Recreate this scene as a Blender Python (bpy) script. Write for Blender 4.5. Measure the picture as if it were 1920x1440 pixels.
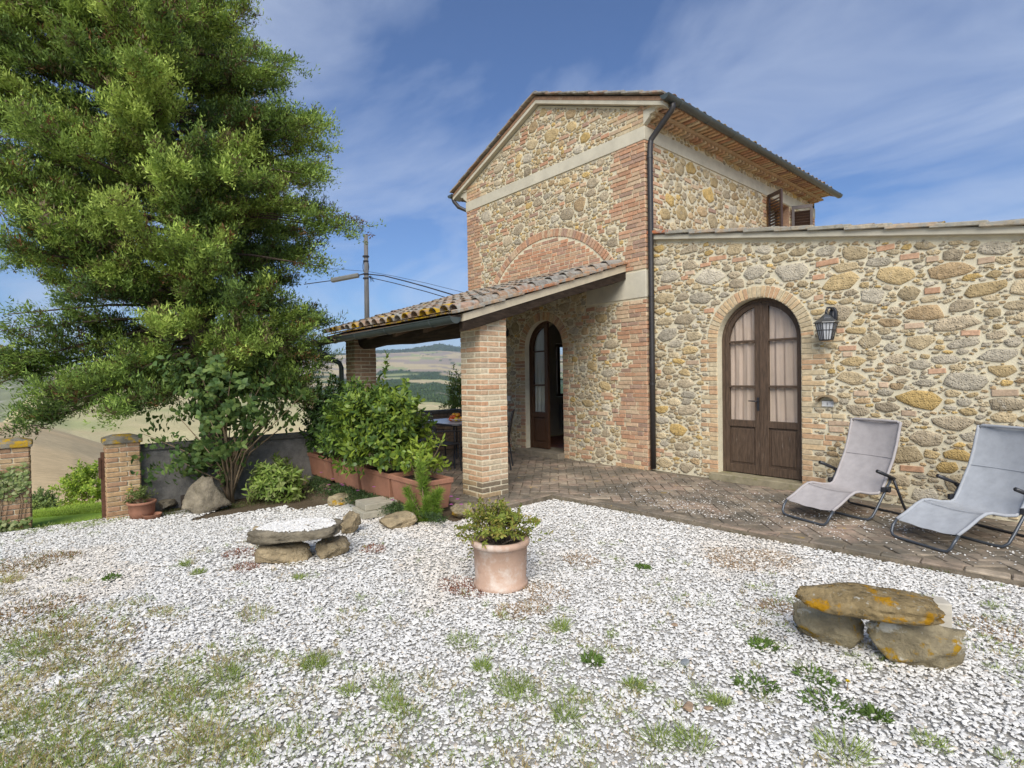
import bpy, math, random
import numpy as np
from mathutils import Matrix, Vector, noise as mnoise
for o in list(bpy.data.objects): bpy.data.objects.remove(o)
scene = bpy.context.scene
col = scene.collection
R_ = math.radians
# ------------------------------------------------------------------ camera
F_PX, YAW, PITCH, ROLL = 1008.9, R_(49.35), R_(-0.827), R_(-0.8607)
CAM = np.array([0, 0, 1.5])
def _basis():
    F = np.array([-math.sin(YAW)*math.cos(PITCH), math.cos(YAW)*math.cos(PITCH), math.sin(PITCH)])
    R = np.array([math.cos(YAW), math.sin(YAW), 0.]); U = np.cross(R, F)
    c, s = math.cos(ROLL), math.sin(ROLL)
    return F, c*R+s*U, -s*R+c*U
CF, CR, CU = _basis()
cam_data = bpy.data.cameras.new('camera'); cam = bpy.data.objects.new('camera', cam_data); col.objects.link(cam)
cam_data.lens = F_PX/1920*36; cam_data.sensor_width = 36; cam_data.clip_start = .05; cam_data.clip_end = 30000
m = Matrix.Identity(4)
for i in range(3):
    m[i][0], m[i][1], m[i][2], m[i][3] = CR[i], CU[i], -CF[i], CAM[i]
cam.matrix_world = m
scene.camera = cam
scene.render.resolution_x, scene.render.resolution_y = 1024, 768
# ------------------------------------------------------------------ light
SUN_DIR = Vector((0.60, -0.64, 0.74)).normalized()
scene.view_settings.view_transform = 'Standard'; scene.view_settings.look = 'None'
scene.view_settings.gamma = 1; scene.view_settings.use_curve_mapping = False
scene.view_settings.exposure = 1.08
world = bpy.data.worlds.new('World'); scene.world = world; world.use_nodes = True
wn = world.node_tree; wn.nodes.clear()
def N(nt, t, **kw):
    n = nt.nodes.new(t)
    for k, v in kw.items():
        if k.startswith('_'): setattr(n, k[1:], v)
        else: n.inputs[k].default_value = v
    return n
def build_world():
    nt = wn; L = nt.links.new
    out = N(nt, 'ShaderNodeOutputWorld'); bg = N(nt, 'ShaderNodeBackground', Strength=0.074)
    sky = N(nt, 'ShaderNodeTexSky'); sky.sky_type = 'NISHITA'; sky.sun_disc = False
    sky.sun_elevation = math.asin(SUN_DIR.z); sky.sun_rotation = math.atan2(SUN_DIR.x, SUN_DIR.y)
    sky.air_density = 1.0; sky.dust_density = 0.6; sky.ozone_density = 2.2
    tint = N(nt, 'ShaderNodeMix', _data_type='RGBA', _blend_type='MULTIPLY'); tint.inputs[0].default_value = 1
    tint.inputs[7].default_value = (0.47, 0.60, 0.80, 1)
    L(sky.outputs[0], tint.inputs[6])
    # thin high cloud: a flat layer seen in perspective
    tc = N(nt, 'ShaderNodeTexCoord'); sep = N(nt, 'ShaderNodeSeparateXYZ'); L(tc.outputs['Generated'], sep.inputs[0])
    add = N(nt, 'ShaderNodeMath', _operation='ADD'); add.inputs[1].default_value = 0.16; L(sep.outputs[2], add.inputs[0])
    mx = N(nt, 'ShaderNodeMath', _operation='MAXIMUM'); mx.inputs[1].default_value = 0.05; L(add.outputs[0], mx.inputs[0])
    dx = N(nt, 'ShaderNodeMath', _operation='DIVIDE'); dy = N(nt, 'ShaderNodeMath', _operation='DIVIDE')
    L(sep.outputs[0], dx.inputs[0]); L(sep.outputs[1], dy.inputs[0]); L(mx.outputs[0], dx.inputs[1]); L(mx.outputs[0], dy.inputs[1])
    cb = N(nt, 'ShaderNodeCombineXYZ'); L(dx.outputs[0], cb.inputs[0]); L(dy.outputs[0], cb.inputs[1])
    mp = N(nt, 'ShaderNodeMapping'); mp.inputs['Rotation'].default_value = (0, 0, R_(38)); mp.inputs['Scale'].default_value = (0.7, 1.25, 1)
    mp.inputs['Location'].default_value = (2.2, 12.4, 0)
    L(cb.outputs[0], mp.inputs[0])
    n1 = N(nt, 'ShaderNodeTexNoise', Scale=1.15, Detail=9.0, Roughness=0.56, Distortion=0.9); L(mp.outputs[0], n1.inputs['Vector'])
    cr = N(nt, 'ShaderNodeValToRGB'); cr.color_ramp.elements[0].position = .40; cr.color_ramp.elements[1].position = .74
    cr.color_ramp.elements[1].color = (.74, .74, .74, 1); cr.color_ramp.elements[0].color = (.03, .03, .03, 1)
    L(n1.outputs[0], cr.inputs[0])
    mix = N(nt, 'ShaderNodeMix', _data_type='RGBA'); L(cr.outputs[0], mix.inputs[0]); L(tint.outputs[2], mix.inputs[6])
    mix.inputs[7].default_value = (3.9, 4.5, 5.7, 1)
    L(mix.outputs[2], bg.inputs[0]); L(bg.outputs[0], out.inputs[0])
build_world()
sd = bpy.data.lights.new('sun', 'SUN'); sd.energy = 2.2; sd.angle = R_(44); sd.color = (1.0, .94, .84)
so = bpy.data.objects.new('sun', sd); col.objects.link(so)
so.rotation_euler = (-SUN_DIR).to_track_quat('-Z', 'Y').to_euler(); so.location = (5, -5, 12)

# ------------------------------------------------------------------ helpers
def ray(u, v): return CF+CR*(u-960)/F_PX-CU*(v-720)/F_PX
def on(u, v, ax, val):
    d = ray(u, v); i = 'xyz'.index(ax); return CAM+d*(val-CAM[i])/d[i]
def px(P):
    d = np.asarray(P, float)-CAM; w = d@CF
    return 960+F_PX*(d@CR)/w, 720-F_PX*(d@CU)/w, w
def gz(x, y=0):
    t = np.clip((-np.asarray(x, float)-4.2)/4.2, 0, 1); t = t*t*(3-2*t)
    return -.05-.15*t
def gp(u, v):
    z = -.05
    for i in range(25):
        P = on(u, v, 'z', z); z = float(gz(P[0]))
    return P
WORLD = {}
def _world(o): return WORLD.get(o.name, Matrix.Identity(4))
def tag(o, label=None, cat=None, group=None, kind=None):
    if label: o['label'] = label
    if cat: o['category'] = cat
    if group: o['group'] = group
    if kind: o['kind'] = kind
    return o
def setpar(o, p, T=None):
    T = T if T is not None else Matrix.Identity(4)
    WORLD[o.name] = T.copy()
    if p is not None:
        o.parent = p; o.matrix_parent_inverse = _world(p).inverted()
    o.matrix_basis = T
def empty(name, loc, label=None, cat=None, group=None, parent=None):
    o = bpy.data.objects.new(name, None); col.objects.link(o); o.empty_display_size = .1
    setpar(o, parent, Matrix.Translation(Vector(loc))); tag(o, label, cat, group); return o
def cross(a, b): return np.cross(a, b)
def nrm(a):
    a = np.asarray(a, float); return a/(np.linalg.norm(a, axis=-1, keepdims=True)+1e-12)
class MB:
    def __init__(s): s.v = []; s.f = []; s.t = []
    def add(s, vs, fs, tone=None):
        n = len(s.v); s.v.extend([tuple(map(float, p)) for p in vs]); s.f.extend([tuple(n+i for i in f) for f in fs])
        if tone is not None: s.t.extend([tuple(tone)]*len(vs))
        return s
    def bx(s, x0, x1, y0, y1, z0, z1, M=None):
        vs = [(x, y, z) for z in (z0, z1) for y in (y0, y1) for x in (x0, x1)]
        if M is not None: vs = [M @ Vector(v) for v in vs]
        return s.add(vs, [(0, 2, 3, 1), (4, 5, 7, 6), (0, 1, 5, 4), (2, 6, 7, 3), (0, 4, 6, 2), (1, 3, 7, 5)])
    def bar(s, a, b, w, h, up=(0, 0, 1)):
        a, b = np.asarray(a, float), np.asarray(b, float); d = nrm(b-a); r = nrm(cross(d, np.asarray(up, float))); u = cross(r, d)
        vs = [p+r*sx*w/2+u*sz*h/2 for p in (a, b) for sx, sz in ((-1, -1), (1, -1), (1, 1), (-1, 1))]
        return s.add(vs, [(0, 1, 2, 3), (7, 6, 5, 4), (0, 4, 5, 1), (1, 5, 6, 2), (2, 6, 7, 3), (3, 7, 4, 0)])
    def prism(s, poly, ext):
        n = len(poly); poly = [np.asarray(p, float) for p in poly]; e = np.asarray(ext, float)
        nn = sum((cross(poly[i]-poly[0], poly[(i+1) % n]-poly[0]) for i in range(1, n-1)), np.zeros(3))
        vs = poly+[p+e for p in poly]
        a = list(range(n)); b = [n+i for i in range(n)]
        if nn@e > 0: fs = [tuple(a[::-1]), tuple(b)]+[(i, (i+1) % n, n+(i+1) % n, n+i) for i in range(n)]
        else: fs = [tuple(a), tuple(b[::-1])]+[(n+i, n+(i+1) % n, (i+1) % n, i) for i in range(n)]
        return s.add(vs, fs)
    def tube(s, path, r, n=10, caps=True, closed=False):
        P = [np.asarray(p, float) for p in path]; k = len(P)
        rr = [r]*k if np.isscalar(r) else list(r)
        t = [nrm((P[(i+1) % k] if closed or i < k-1 else P[i])-(P[i-1] if closed or i > 0 else P[i])) for i in range(k)]
        ref = np.array([0, 0, 1.]) if abs(t[0][2]) < .9 else np.array([1., 0, 0])
        u = nrm(cross(t[0], ref)); vs = []
        for i in range(k):
            u = nrm(u-t[i]*(u@t[i])); w = cross(t[i], u)
            for j in range(n):
                a = 2*math.pi*j/n; vs.append(P[i]+(u*math.cos(a)+w*math.sin(a))*rr[i])
        fs = [(i*n+j, i*n+(j+1) % n, (i+1) % k*n+(j+1) % n, (i+1) % k*n+j) for i in range(k if closed else k-1) for j in range(n)]
        if caps and not closed: fs += [tuple(range(n))[::-1], tuple((k-1)*n+j for j in range(n))]
        return s.add(vs, fs)
    def lathe(s, prof, n=32, c=(0, 0, 0)):
        vs = []; k = len(prof)
        for r, z in prof:
            for j in range(n):
                a = 2*math.pi*j/n; vs.append((c[0]+r*math.cos(a), c[1]+r*math.sin(a), c[2]+z))
        return s.add(vs, [(i*n+j, i*n+(j+1) % n, (i+1)*n+(j+1) % n, (i+1)*n+j) for i in range(k-1) for j in range(n)])
    def mesh(s, name, smooth=False):
        me = bpy.data.meshes.new(name); me.from_pydata(s.v, [], s.f); finish(me, s.t if len(s.t) == len(s.v) else None, smooth); return me
def finish(me, tones=None, smooth=False):
    if smooth: me.polygons.foreach_set('use_smooth', [True]*len(me.polygons))
    if tones is not None and len(tones):
        a = me.color_attributes.new('tone', 'FLOAT_COLOR', 'POINT')
        t = np.ones((len(me.vertices), 4), np.float32); t[:, :3] = np.asarray(tones)[:, :3]; a.data.foreach_set('color', t.ravel())
    me.update()
def obj(name, mb, mat, parent=None, T=None, smooth=False, bevel=0, color=None):
    me = mb if isinstance(mb, bpy.types.Mesh) else mb.mesh(name, smooth)
    if mat and not me.materials: me.materials.append(mat)
    if not isinstance(mb, bpy.types.Mesh) and len(me.vertices):
        co = np.empty(len(me.vertices)*3, np.float32); me.vertices.foreach_get('co', co); co = co.reshape(-1, 3)
        c = (co.min(0)+co.max(0))/2; c[2] = co[:, 2].min(); me.vertices.foreach_set('co', (co-c).ravel().astype(np.float32)); me.update()
        T = (T if T is not None else Matrix.Identity(4)) @ Matrix.Translation(Vector([float(q) for q in c]))
    o = bpy.data.objects.new(name, me); col.objects.link(o); setpar(o, parent, T)
    if bevel:
        b = o.modifiers.new('bevel', 'BEVEL'); b.width = bevel; b.segments = 2; b.limit_method = 'ANGLE'; b.angle_limit = R_(40)
    if color is not None: o.color = (*[float(c) for c in color[:3]], 1)
    return o
def npmesh(name, V, Fq, tones=None, smooth=False):
    """fast mesh from arrays; Fq (n,3) or (n,4)"""
    V = np.asarray(V, np.float32); Fq = np.asarray(Fq, np.int32); me = bpy.data.meshes.new(name)
    me.vertices.add(len(V)); me.vertices.foreach_set('co', V.ravel())
    k = Fq.shape[1]; me.loops.add(Fq.size); me.loops.foreach_set('vertex_index', Fq.ravel())
    me.polygons.add(len(Fq)); me.polygons.foreach_set('loop_start', np.arange(0, Fq.size, k, dtype=np.int32))
    me.update(calc_edges=True); finish(me, tones, smooth); return me
def fbm2(x, y, seed=0, octv=4, per=1.0):
    """value noise, numpy"""
    x = np.asarray(x, float)/per; y = np.asarray(y, float)/per; tot = 0; amp = .5; nrmz = 0
    for k in range(octv):
        xi = np.floor(x).astype(np.int64); yi = np.floor(y).astype(np.int64); xf = x-xi; yf = y-yi
        xf = xf*xf*(3-2*xf); yf = yf*yf*(3-2*yf)
        def h(a, b):
            n = (a*374761393+b*668265263+(seed+k)*982451653) & 0x7fffffff
            n = ((n ^ (n >> 13))*1274126177) & 0x7fffffff
            return ((n ^ (n >> 16)) & 0xffff)/65535.
        v = (h(xi, yi)*(1-xf)+h(xi+1, yi)*xf)*(1-yf)+(h(xi, yi+1)*(1-xf)+h(xi+1, yi+1)*xf)*yf
        tot = tot+amp*v; nrmz += amp; amp *= .5; x = x*2.03+17.1; y = y*2.03-9.3
    return tot/nrmz
# ------------------------------------------------------------------ materials
MATS = {}
def ramp(nt, fac, stops):
    r = N(nt, 'ShaderNodeValToRGB'); e = r.color_ramp.elements
    while len(e) < len(stops): e.new(.5)
    for i, (p, c) in enumerate(stops):
        e[i].position = p; e[i].color = (*c, 1) if len(c) == 3 else c
    nt.links.new(fac, r.inputs[0]); return r.outputs[0]
def g3(v): return (v, v, v)
def material(name, base=(.5, .5, .5), rough=.8, src=None, var=(.75, 1.2), vscale=8., patch=None, bump=.4, bscale=40., bdist=.01, pits=0, spec=.3, metal=0, stretch=None, transl=0, alpha=None, coords='pos', patches=()):
    """src: None = base colour, 'obj' = object colour, 'attr' = colour attribute 'tone', 'inst' = instance attribute.
    patches: (colour, noise scale, threshold, softness[, zone]) real stains, lichen, wear"""
    if name in MATS: return MATS[name]
    mt = bpy.data.materials.new(name); mt.use_nodes = True; nt = mt.node_tree; L = nt.links.new
    bs = nt.nodes['Principled BSDF']; bs.inputs['Roughness'].default_value = rough; bs.inputs['Specular IOR Level'].default_value = spec; bs.inputs['Metallic'].default_value = metal
    if coords == 'pos': vec = N(nt, 'ShaderNodeNewGeometry').outputs['Position']
    else: vec = N(nt, 'ShaderNodeTexCoord').outputs['Object']
    if stretch:
        mp = N(nt, 'ShaderNodeMapping'); mp.inputs['Scale'].default_value = stretch; L(vec, mp.inputs[0]); vec = mp.outputs[0]
    if src == 'obj': c = N(nt, 'ShaderNodeObjectInfo').outputs['Color']
    elif src in ('attr', 'inst'):
        a = N(nt, 'ShaderNodeAttribute'); a.attribute_name = 'tone'
        if src == 'inst': a.attribute_type = 'INSTANCER'
        c = a.outputs['Color']
    else:
        r = N(nt, 'ShaderNodeRGB'); r.outputs[0].default_value = (*base, 1); c = r.outputs[0]
    if var:
        n1 = N(nt, 'ShaderNodeTexNoise', Scale=vscale, Detail=6.0, Roughness=.65); L(vec, n1.inputs['Vector'])
        f = ramp(nt, n1.outputs[0], [(.3, g3(var[0])), (.7, g3(var[1]))])
        mx = N(nt, 'ShaderNodeMix', _data_type='RGBA', _blend_type='MULTIPLY'); mx.inputs[0].default_value = 1; L(c, mx.inputs[6]); L(f, mx.inputs[7]); c = mx.outputs[2]
    for i, (pc, ps, th, sf) in enumerate(patches):
        n2 = N(nt, 'ShaderNodeTexNoise', Scale=ps, Detail=7.0, Roughness=.68)
        off = N(nt, 'ShaderNodeVectorMath', _operation='ADD'); off.inputs[1].default_value = (7.3*i+1.7, 3.1*i, 5.9*i); L(vec, off.inputs[0]); L(off.outputs[0], n2.inputs['Vector'])
        f = ramp(nt, n2.outputs[0], [(th, g3(0)), (th+sf, g3(1))])
        mx = N(nt, 'ShaderNodeMix', _data_type='RGBA'); L(f, mx.inputs[0]); L(c, mx.inputs[6]); mx.inputs[7].default_value = (*pc, 1); c = mx.outputs[2]
    L(c, bs.inputs['Base Color'])
    if bump:
        n3 = N(nt, 'ShaderNodeTexNoise', Scale=bscale, Detail=8.0, Roughness=.7); L(vec, n3.inputs['Vector']); h = n3.outputs[0]
        if pits:
            vo = N(nt, 'ShaderNodeTexVoronoi', Scale=pits); L(vec, vo.inputs['Vector'])
            f = ramp(nt, vo.outputs['Distance'], [(0, g3(0)), (.45, g3(1))])
            ad = N(nt, 'ShaderNodeMath', _operation='MULTIPLY_ADD'); ad.inputs[1].default_value = .4; L(f, ad.inputs[0]); L(h, ad.inputs[2]); h = ad.outputs[0]
        b = N(nt, 'ShaderNodeBump', Strength=bump, Distance=bdist); L(h, b.inputs['Height']); L(b.outputs[0], bs.inputs['Normal'])
    if transl:
        tr = N(nt, 'ShaderNodeBsdfTranslucent'); L(c, tr.inputs['Color']); ms = N(nt, 'ShaderNodeMixShader'); ms.inputs[0].default_value = transl
        L(bs.outputs[0], ms.inputs[1]); L(tr.outputs[0], ms.inputs[2]); L(ms.outputs[0], nt.nodes['Material Output'].inputs[0])
    MATS[name] = mt; return mt
def glass_mat(name, tint, mixf, rough=.04):
    mt = bpy.data.materials.new(name); mt.use_nodes = True; nt = mt.node_tree; L = nt.links.new
    nt.nodes.remove(nt.nodes['Principled BSDF'])
    fr = N(nt, 'ShaderNodeFresnel', IOR=1.5); gl = N(nt, 'ShaderNodeBsdfGlossy', Roughness=rough); tp = N(nt, 'ShaderNodeBsdfTransparent'); tp.inputs[0].default_value = (*tint, 1)
    bf = N(nt, 'ShaderNodeNewGeometry'); inv = N(nt, 'ShaderNodeMath', _operation='SUBTRACT'); inv.inputs[0].default_value = 1; L(bf.outputs['Backfacing'], inv.inputs[1]); ad = N(nt, 'ShaderNodeMath', _operation='MULTIPLY'); L(fr.outputs[0], ad.inputs[0]); L(inv.outputs[0], ad.inputs[1])
    ms = N(nt, 'ShaderNodeMixShader'); L(ad.outputs[0], ms.inputs[0]); L(tp.outputs[0], ms.inputs[1]); L(gl.outputs[0], ms.inputs[2]); L(ms.outputs[0], nt.nodes['Material Output'].inputs[0]); return mt
STONE_P = [((.46, .42, .34), 7., .60, .12), ((.56, .49, .35), 11., .62, .12), ((.15, .125, .085), 24., .60, .09)]
stone_o = material('rubble_stone', src='obj', var=(.72, 1.25), vscale=14, bump=1.0, bscale=28, bdist=.026, pits=45, rough=.95, spec=.1, patches=STONE_P)
stone_a = material('rubble_stone_small', src='attr', var=(.72, 1.25), vscale=14, bump=1.0, bscale=28, bdist=.026, pits=45, rough=.95, spec=.1, patches=STONE_P)
BR_P = [((.56, .47, .32), 4.5, .60, .16), ((.17, .13, .10), 5., .70, .10)]
brick_o = material('brick', src='obj', var=(.72, 1.22), vscale=22, bump=.6, bscale=60, bdist=.008, rough=.92, spec=.12, patches=BR_P)
brick_a = material('brick_joined', src='attr', var=(.72, 1.22), vscale=22, bump=.6, bscale=60, bdist=.008, rough=.92, spec=.12, patches=BR_P)
mortar = material('lime_mortar', (.70, .635, .465), var=(.84, 1.1), vscale=5, bump=.7, bscale=70, bdist=.012, rough=.95, spec=.1, patches=[((.52, .45, .31), 2.2, .60, .2)])
plaster = material('concrete_band', (.56, .52, .41), var=(.85, 1.1), vscale=4, bump=.3, bscale=50, rough=.95, spec=.1, patches=[((.40, .38, .31), 3., .62, .15)])
wood_dark = material('dark_door_wood', (.085, .056, .037), var=(.55, 1.5), vscale=7, stretch=(9, 9, 1), bump=.5, bscale=10, bdist=.004, rough=.55, spec=.35, patches=[((.22, .18, .14), 5., .62, .10)])
wood_door2 = material('brown_door_wood', (.070, .034, .018), var=(.6, 1.4), vscale=7, stretch=(9, 9, 1), bump=.3, bscale=10, bdist=.003, rough=.5, spec=.35)
wood_beam = material('weathered_beam', (.035, .025, .018), var=(.5, 1.6), vscale=4, stretch=(6, 1.2, 6), bump=.8, bscale=9, bdist=.012, rough=.9, spec=.1, patches=[((.10, .085, .068), 5., .66, .10)])
copper = material('painted_gutter', (.055, .068, .066), var=(.8, 1.25), vscale=3, bump=.1, bscale=20, rough=.38, spec=.5, patches=[((.11, .12, .11), 2.5, .62, .2)])
pipe_m = material('dark_downpipe', (.030, .027, .026), var=(.8, 1.3), vscale=3, bump=.08, bscale=20, rough=.42, spec=.5)
terracotta = material('terracotta', (.32, .155, .098), var=(.8, 1.15), vscale=5, bump=.25, bscale=40, bdist=.004, rough=.85, spec=.2, patches=[((.50, .35, .25), 4., .62, .2), ((.2, .11, .07), 6, .68, .15)])
terracotta_pale = material('pale_terracotta', (.50, .34, .25), var=(.85, 1.12), vscale=4, bump=.3, bscale=50, bdist=.004, rough=.9, spec=.15, patches=[((.62, .53, .45), 6., .48, .16), ((.34, .22, .16), 3.5, .57, .16), ((.24, .19, .13), 14., .64, .08)])
tile_o = material('roof_tile', src='obj', var=(.65, 1.3), vscale=16, bump=.6, bscale=45, bdist=.01, rough=.92, spec=.1, patches=[((.33, .32, .28), 12., .46, .14), ((.10, .095, .08), 16., .60, .10), ((.44, .26, .03), 7., .70, .06)])
tile_lichen = material('roof_tile_lichen', src='obj', var=(.65, 1.3), vscale=16, bump=.6, bscale=45, bdist=.01, rough=.92, spec=.1, patches=[((.36, .35, .30), 12., .55, .14), ((.50, .31, .02), 8., .47, .10), ((.12, .11, .09), 18., .62, .10)])
leafy = lambda name, t=.3, rough=.5: material(name, src='attr', var=(.8, 1.2), vscale=3, bump=0, rough=rough, spec=.35, transl=t)
fol_conifer = leafy('conifer_foliage', .25, .6); fol_laurel = leafy('laurel_leaves', .28, .38); fol_soft = leafy('soft_leaves', .35, .55); fol_grass = leafy('grass_blades', .35, .6)
bark = material('bark', (.13, .10, .075), var=(.5, 1.5), vscale=10, stretch=(3, 3, .6), bump=1, bscale=14, bdist=.03, rough=.95, spec=.1)
twig = material('pale_stems', (.26, .19, .12), var=(.7, 1.2), vscale=12, bump=.3, rough=.9, spec=.1)
black_metal = material('black_metal', (.022, .023, .027), var=(.8, 1.3), vscale=6, bump=0, rough=.38, spec=.5)
# ------------------------------------------------------------------ wall pieces
rng = np.random.default_rng(7); random.seed(7)
Z3 = np.array([0, 0, 1.])
class Frame:
    def __init__(s, O, u, n): s.O = np.asarray(O, float); s.u = np.asarray(u, float); s.n = np.asarray(n, float)
    def P(s, a, b, d):
        a = np.asarray(a, float)[..., None]; b = np.asarray(b, float)[..., None]; d = np.asarray(d, float)[..., None]
        return s.O+s.u*a+Z3*b+s.n*d
PIECES = {}
def stone_piece(fr, outl, d, name, tone, parent, mats, rough=.18):
    n = len(outl); c = outl.mean(0); q = outl-c
    rings = [(1.0, -.010), (.985, d*.55), (.92, d*.95), (.52, d*1.02)]
    vs = []
    for k, (s_, dd) in enumerate(rings):
        jd = (rng.random(n)-.5)*d*rough*(2.2 if k > 1 else .8 if k else 0)
        js = 1+(rng.random((n, 1))-.5)*.09*(k > 1)
        o = c+q*s_*js; vs.append(fr.P(o[:, 0], o[:, 1], dd+jd))
    vs.append(fr.P(c[0], c[1], d*(1.05+.15*rng.random()))[None])
    V = np.concatenate(vs); f = []
    for k in range(3): f += [(k*n+i, k*n+(i+1) % n, (k+1)*n+(i+1) % n, (k+1)*n+i) for i in range(n)]
    f += [(3*n+i, 3*n+(i+1) % n, 4*n) for i in range(n)]
    PIECES.setdefault((name, parent[0].name), []).append(dict(v=V, f=f, tone=tone, parent=parent[1], mats=mats, smooth=True, root=parent[0], name=name))
BF = [(0, 1, 5, 4), (1, 2, 6, 5), (2, 3, 7, 6), (3, 0, 4, 7), (4, 5, 9, 8), (5, 6, 10, 9), (6, 7, 11, 10), (7, 4, 8, 11), (8, 9, 10, 11)]
def brick_piece(fr, quad, d, tone, parent, name='brick', mats=None, ch=.006):
    """quad: 4 points counter-clockwise in the wall plane"""
    q = np.asarray(quad, float); q = q+(rng.random((4, 2))-.5)*.006; c = q.mean(0)
    e = q-c; ins = c+e*(1-ch*1.4/np.linalg.norm(e, axis=1, keepdims=True))
    dj = d+(rng.random(4)-.5)*.004
    V = np.concatenate([fr.P(q[:, 0], q[:, 1], np.full(4, -.015)), fr.P(q[:, 0], q[:, 1], dj-ch*.8), fr.P(ins[:, 0], ins[:, 1], dj)])
    PIECES.setdefault((name, parent[0].name), []).append(dict(v=V, f=BF, tone=tone, parent=parent[1], mats=mats or (brick_o, brick_a), smooth=False, root=parent[0], name=name))
def _cb():
    vs = []; idx = {}
    for sx in (-1, 1):
        for sy in (-1, 1):
            for sz in (-1, 1):
                for ax in range(3): idx[(sx, sy, sz, ax)] = len(vs); vs.append((sx, sy, sz, ax))
    fs = []
    for ax in range(3):
        o = [a for a in range(3) if a != ax]
        for s_ in (-1, 1):
            loop = []
            for p, q in ((-1, -1), (1, -1), (1, 1), (-1, 1)):
                k = [0, 0, 0]; k[ax] = s_; k[o[0]] = p; k[o[1]] = q; loop.append(idx[(*k, ax)])
            fs.append(loop)
    for ax in range(3):
        o = [a for a in range(3) if a != ax]
        for p in (-1, 1):
            for q in (-1, 1):
                a = [0, 0, 0]; b = [0, 0, 0]; a[ax] = -1; b[ax] = 1
                for k in (a, b): k[o[0]] = p; k[o[1]] = q
                fs.append([idx[(*a, o[0])], idx[(*b, o[0])], idx[(*b, o[1])], idx[(*a, o[1])]])
    for sx in (-1, 1):
        for sy in (-1, 1):
            for sz in (-1, 1): fs.append([idx[(sx, sy, sz, a)] for a in range(3)])
    h = np.array([[(s[0], s[1], s[2])[k]*(1 if k == s[3] else .8) for k in range(3)] for s in vs], float)
    for f in fs:
        P = h[f]; n = np.cross(P[1]-P[0], P[2]-P[0])
        if n@P.mean(0) < 0: f.reverse()
    sg = np.array([[s[0], s[1], s[2]] for s in vs], float); isax = np.array([[1. if k == s[3] else 0. for k in range(3)] for s in vs])
    return sg, isax, [tuple(f) for f in fs]
CB_S, CB_A, CB_F = _cb()
def cbox_verts(hx, hy, hz, b):
    h = np.array([hx, hy, hz]); return CB_S*(h-b*(1-CB_A))
def block_piece(c, size, rotz, tone, parent, name='brick', mats=None, ch=.006, jit=.003, M=None):
    """a whole brick with softened edges"""
    V = cbox_verts(size[0]/2, size[1]/2, size[2]/2, ch); V = V+(rng.random(V.shape)-.5)*jit
    cs, sn = math.cos(rotz), math.sin(rotz); Rm = np.array([[cs, -sn, 0], [sn, cs, 0], [0, 0, 1]])
    if M is not None: Rm = M
    V = V@Rm.T+np.asarray(c, float)
    PIECES.setdefault((name, parent[0].name), []).append(dict(v=V, f=CB_F, tone=tone, parent=parent[1], mats=mats or (brick_o, brick_a), smooth=False, root=parent[0], name=name))
def flush_pieces(limit=300):
    for (name, rootname), L in PIECES.items():
        for p in L:
            c = p['v'].mean(0); u, v, w = px(c); ext = np.ptp(p['v'], axis=0).max()
            vis = w > .3 and -250 < u < 2170 and -250 < v < 1690
            p['rank'] = (ext/max(w, .3)) if vis else ext/1000
        L.sort(key=lambda p: -p['rank'])
        for p in L[:limit]:
            me = bpy.data.meshes.new(name); c = p['v'].mean(0); me.from_pydata([tuple(map(float, q)) for q in p['v']-c], [], p['f'])
            finish(me, None, p['smooth']); me.materials.append(p['mats'][0])
            o = bpy.data.objects.new(name, me); col.objects.link(o); setpar(o, p['parent'], Matrix.Translation(Vector([float(q) for q in c]))); o.color = (*[float(q) for q in p['tone'][:3]], 1)
        rest = L[limit:]
        if rest:
            mb = MB()
            for p in rest: mb.add(p['v'], p['f'], p['tone'])
            o = obj('small_'+name+('s' if not name.endswith('s') else ''), mb, rest[0]['mats'][1], rest[0]['root'], smooth=rest[0]['smooth']); o['kind'] = 'stuff'
    PIECES.clear()
STONES = [((.50, .39, .21), 4), ((.47, .39, .25), 5), ((.44, .38, .28), 5), ((.43, .40, .33), 3), ((.55, .47, .32), 4), ((.46, .34, .20), 3), ((.37, .32, .24), 1.5), ((.56, .40, .15), 1.5), ((.52, .49, .41), 2)]
def stone_tone():
    w = np.array([s[1] for s in STONES]); k = rng.choice(len(STONES), p=w/w.sum()); return (np.array(STONES[k][0])*(.80+.44*rng.random())*np.array([1.05, 1.0, .93]))*.85+np.array([.50, .43, .30])*.15
BRK_RED = [(.50, .27, .16), (.53, .32, .20), (.46, .235, .14), (.53, .37, .24), (.44, .27, .18), (.34, .21, .16), (.56, .42, .28)]
BRK_YEL = [(.60, .44, .25), (.60, .47, .29), (.57, .38, .21), (.55, .34, .19), (.58, .49, .32), (.52, .43, .27)]
BRK_MIX = [(.54, .29, .16), (.56, .36, .22), (.58, .48, .33), (.56, .42, .28), (.56, .33, .19), (.55, .40, .27), (.58, .41, .26)]
def brick_tone(pal): return np.array(pal[rng.integers(len(pal))])*(.85+.3*rng.random())*.80+np.array([.54, .42, .29])*.20
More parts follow.
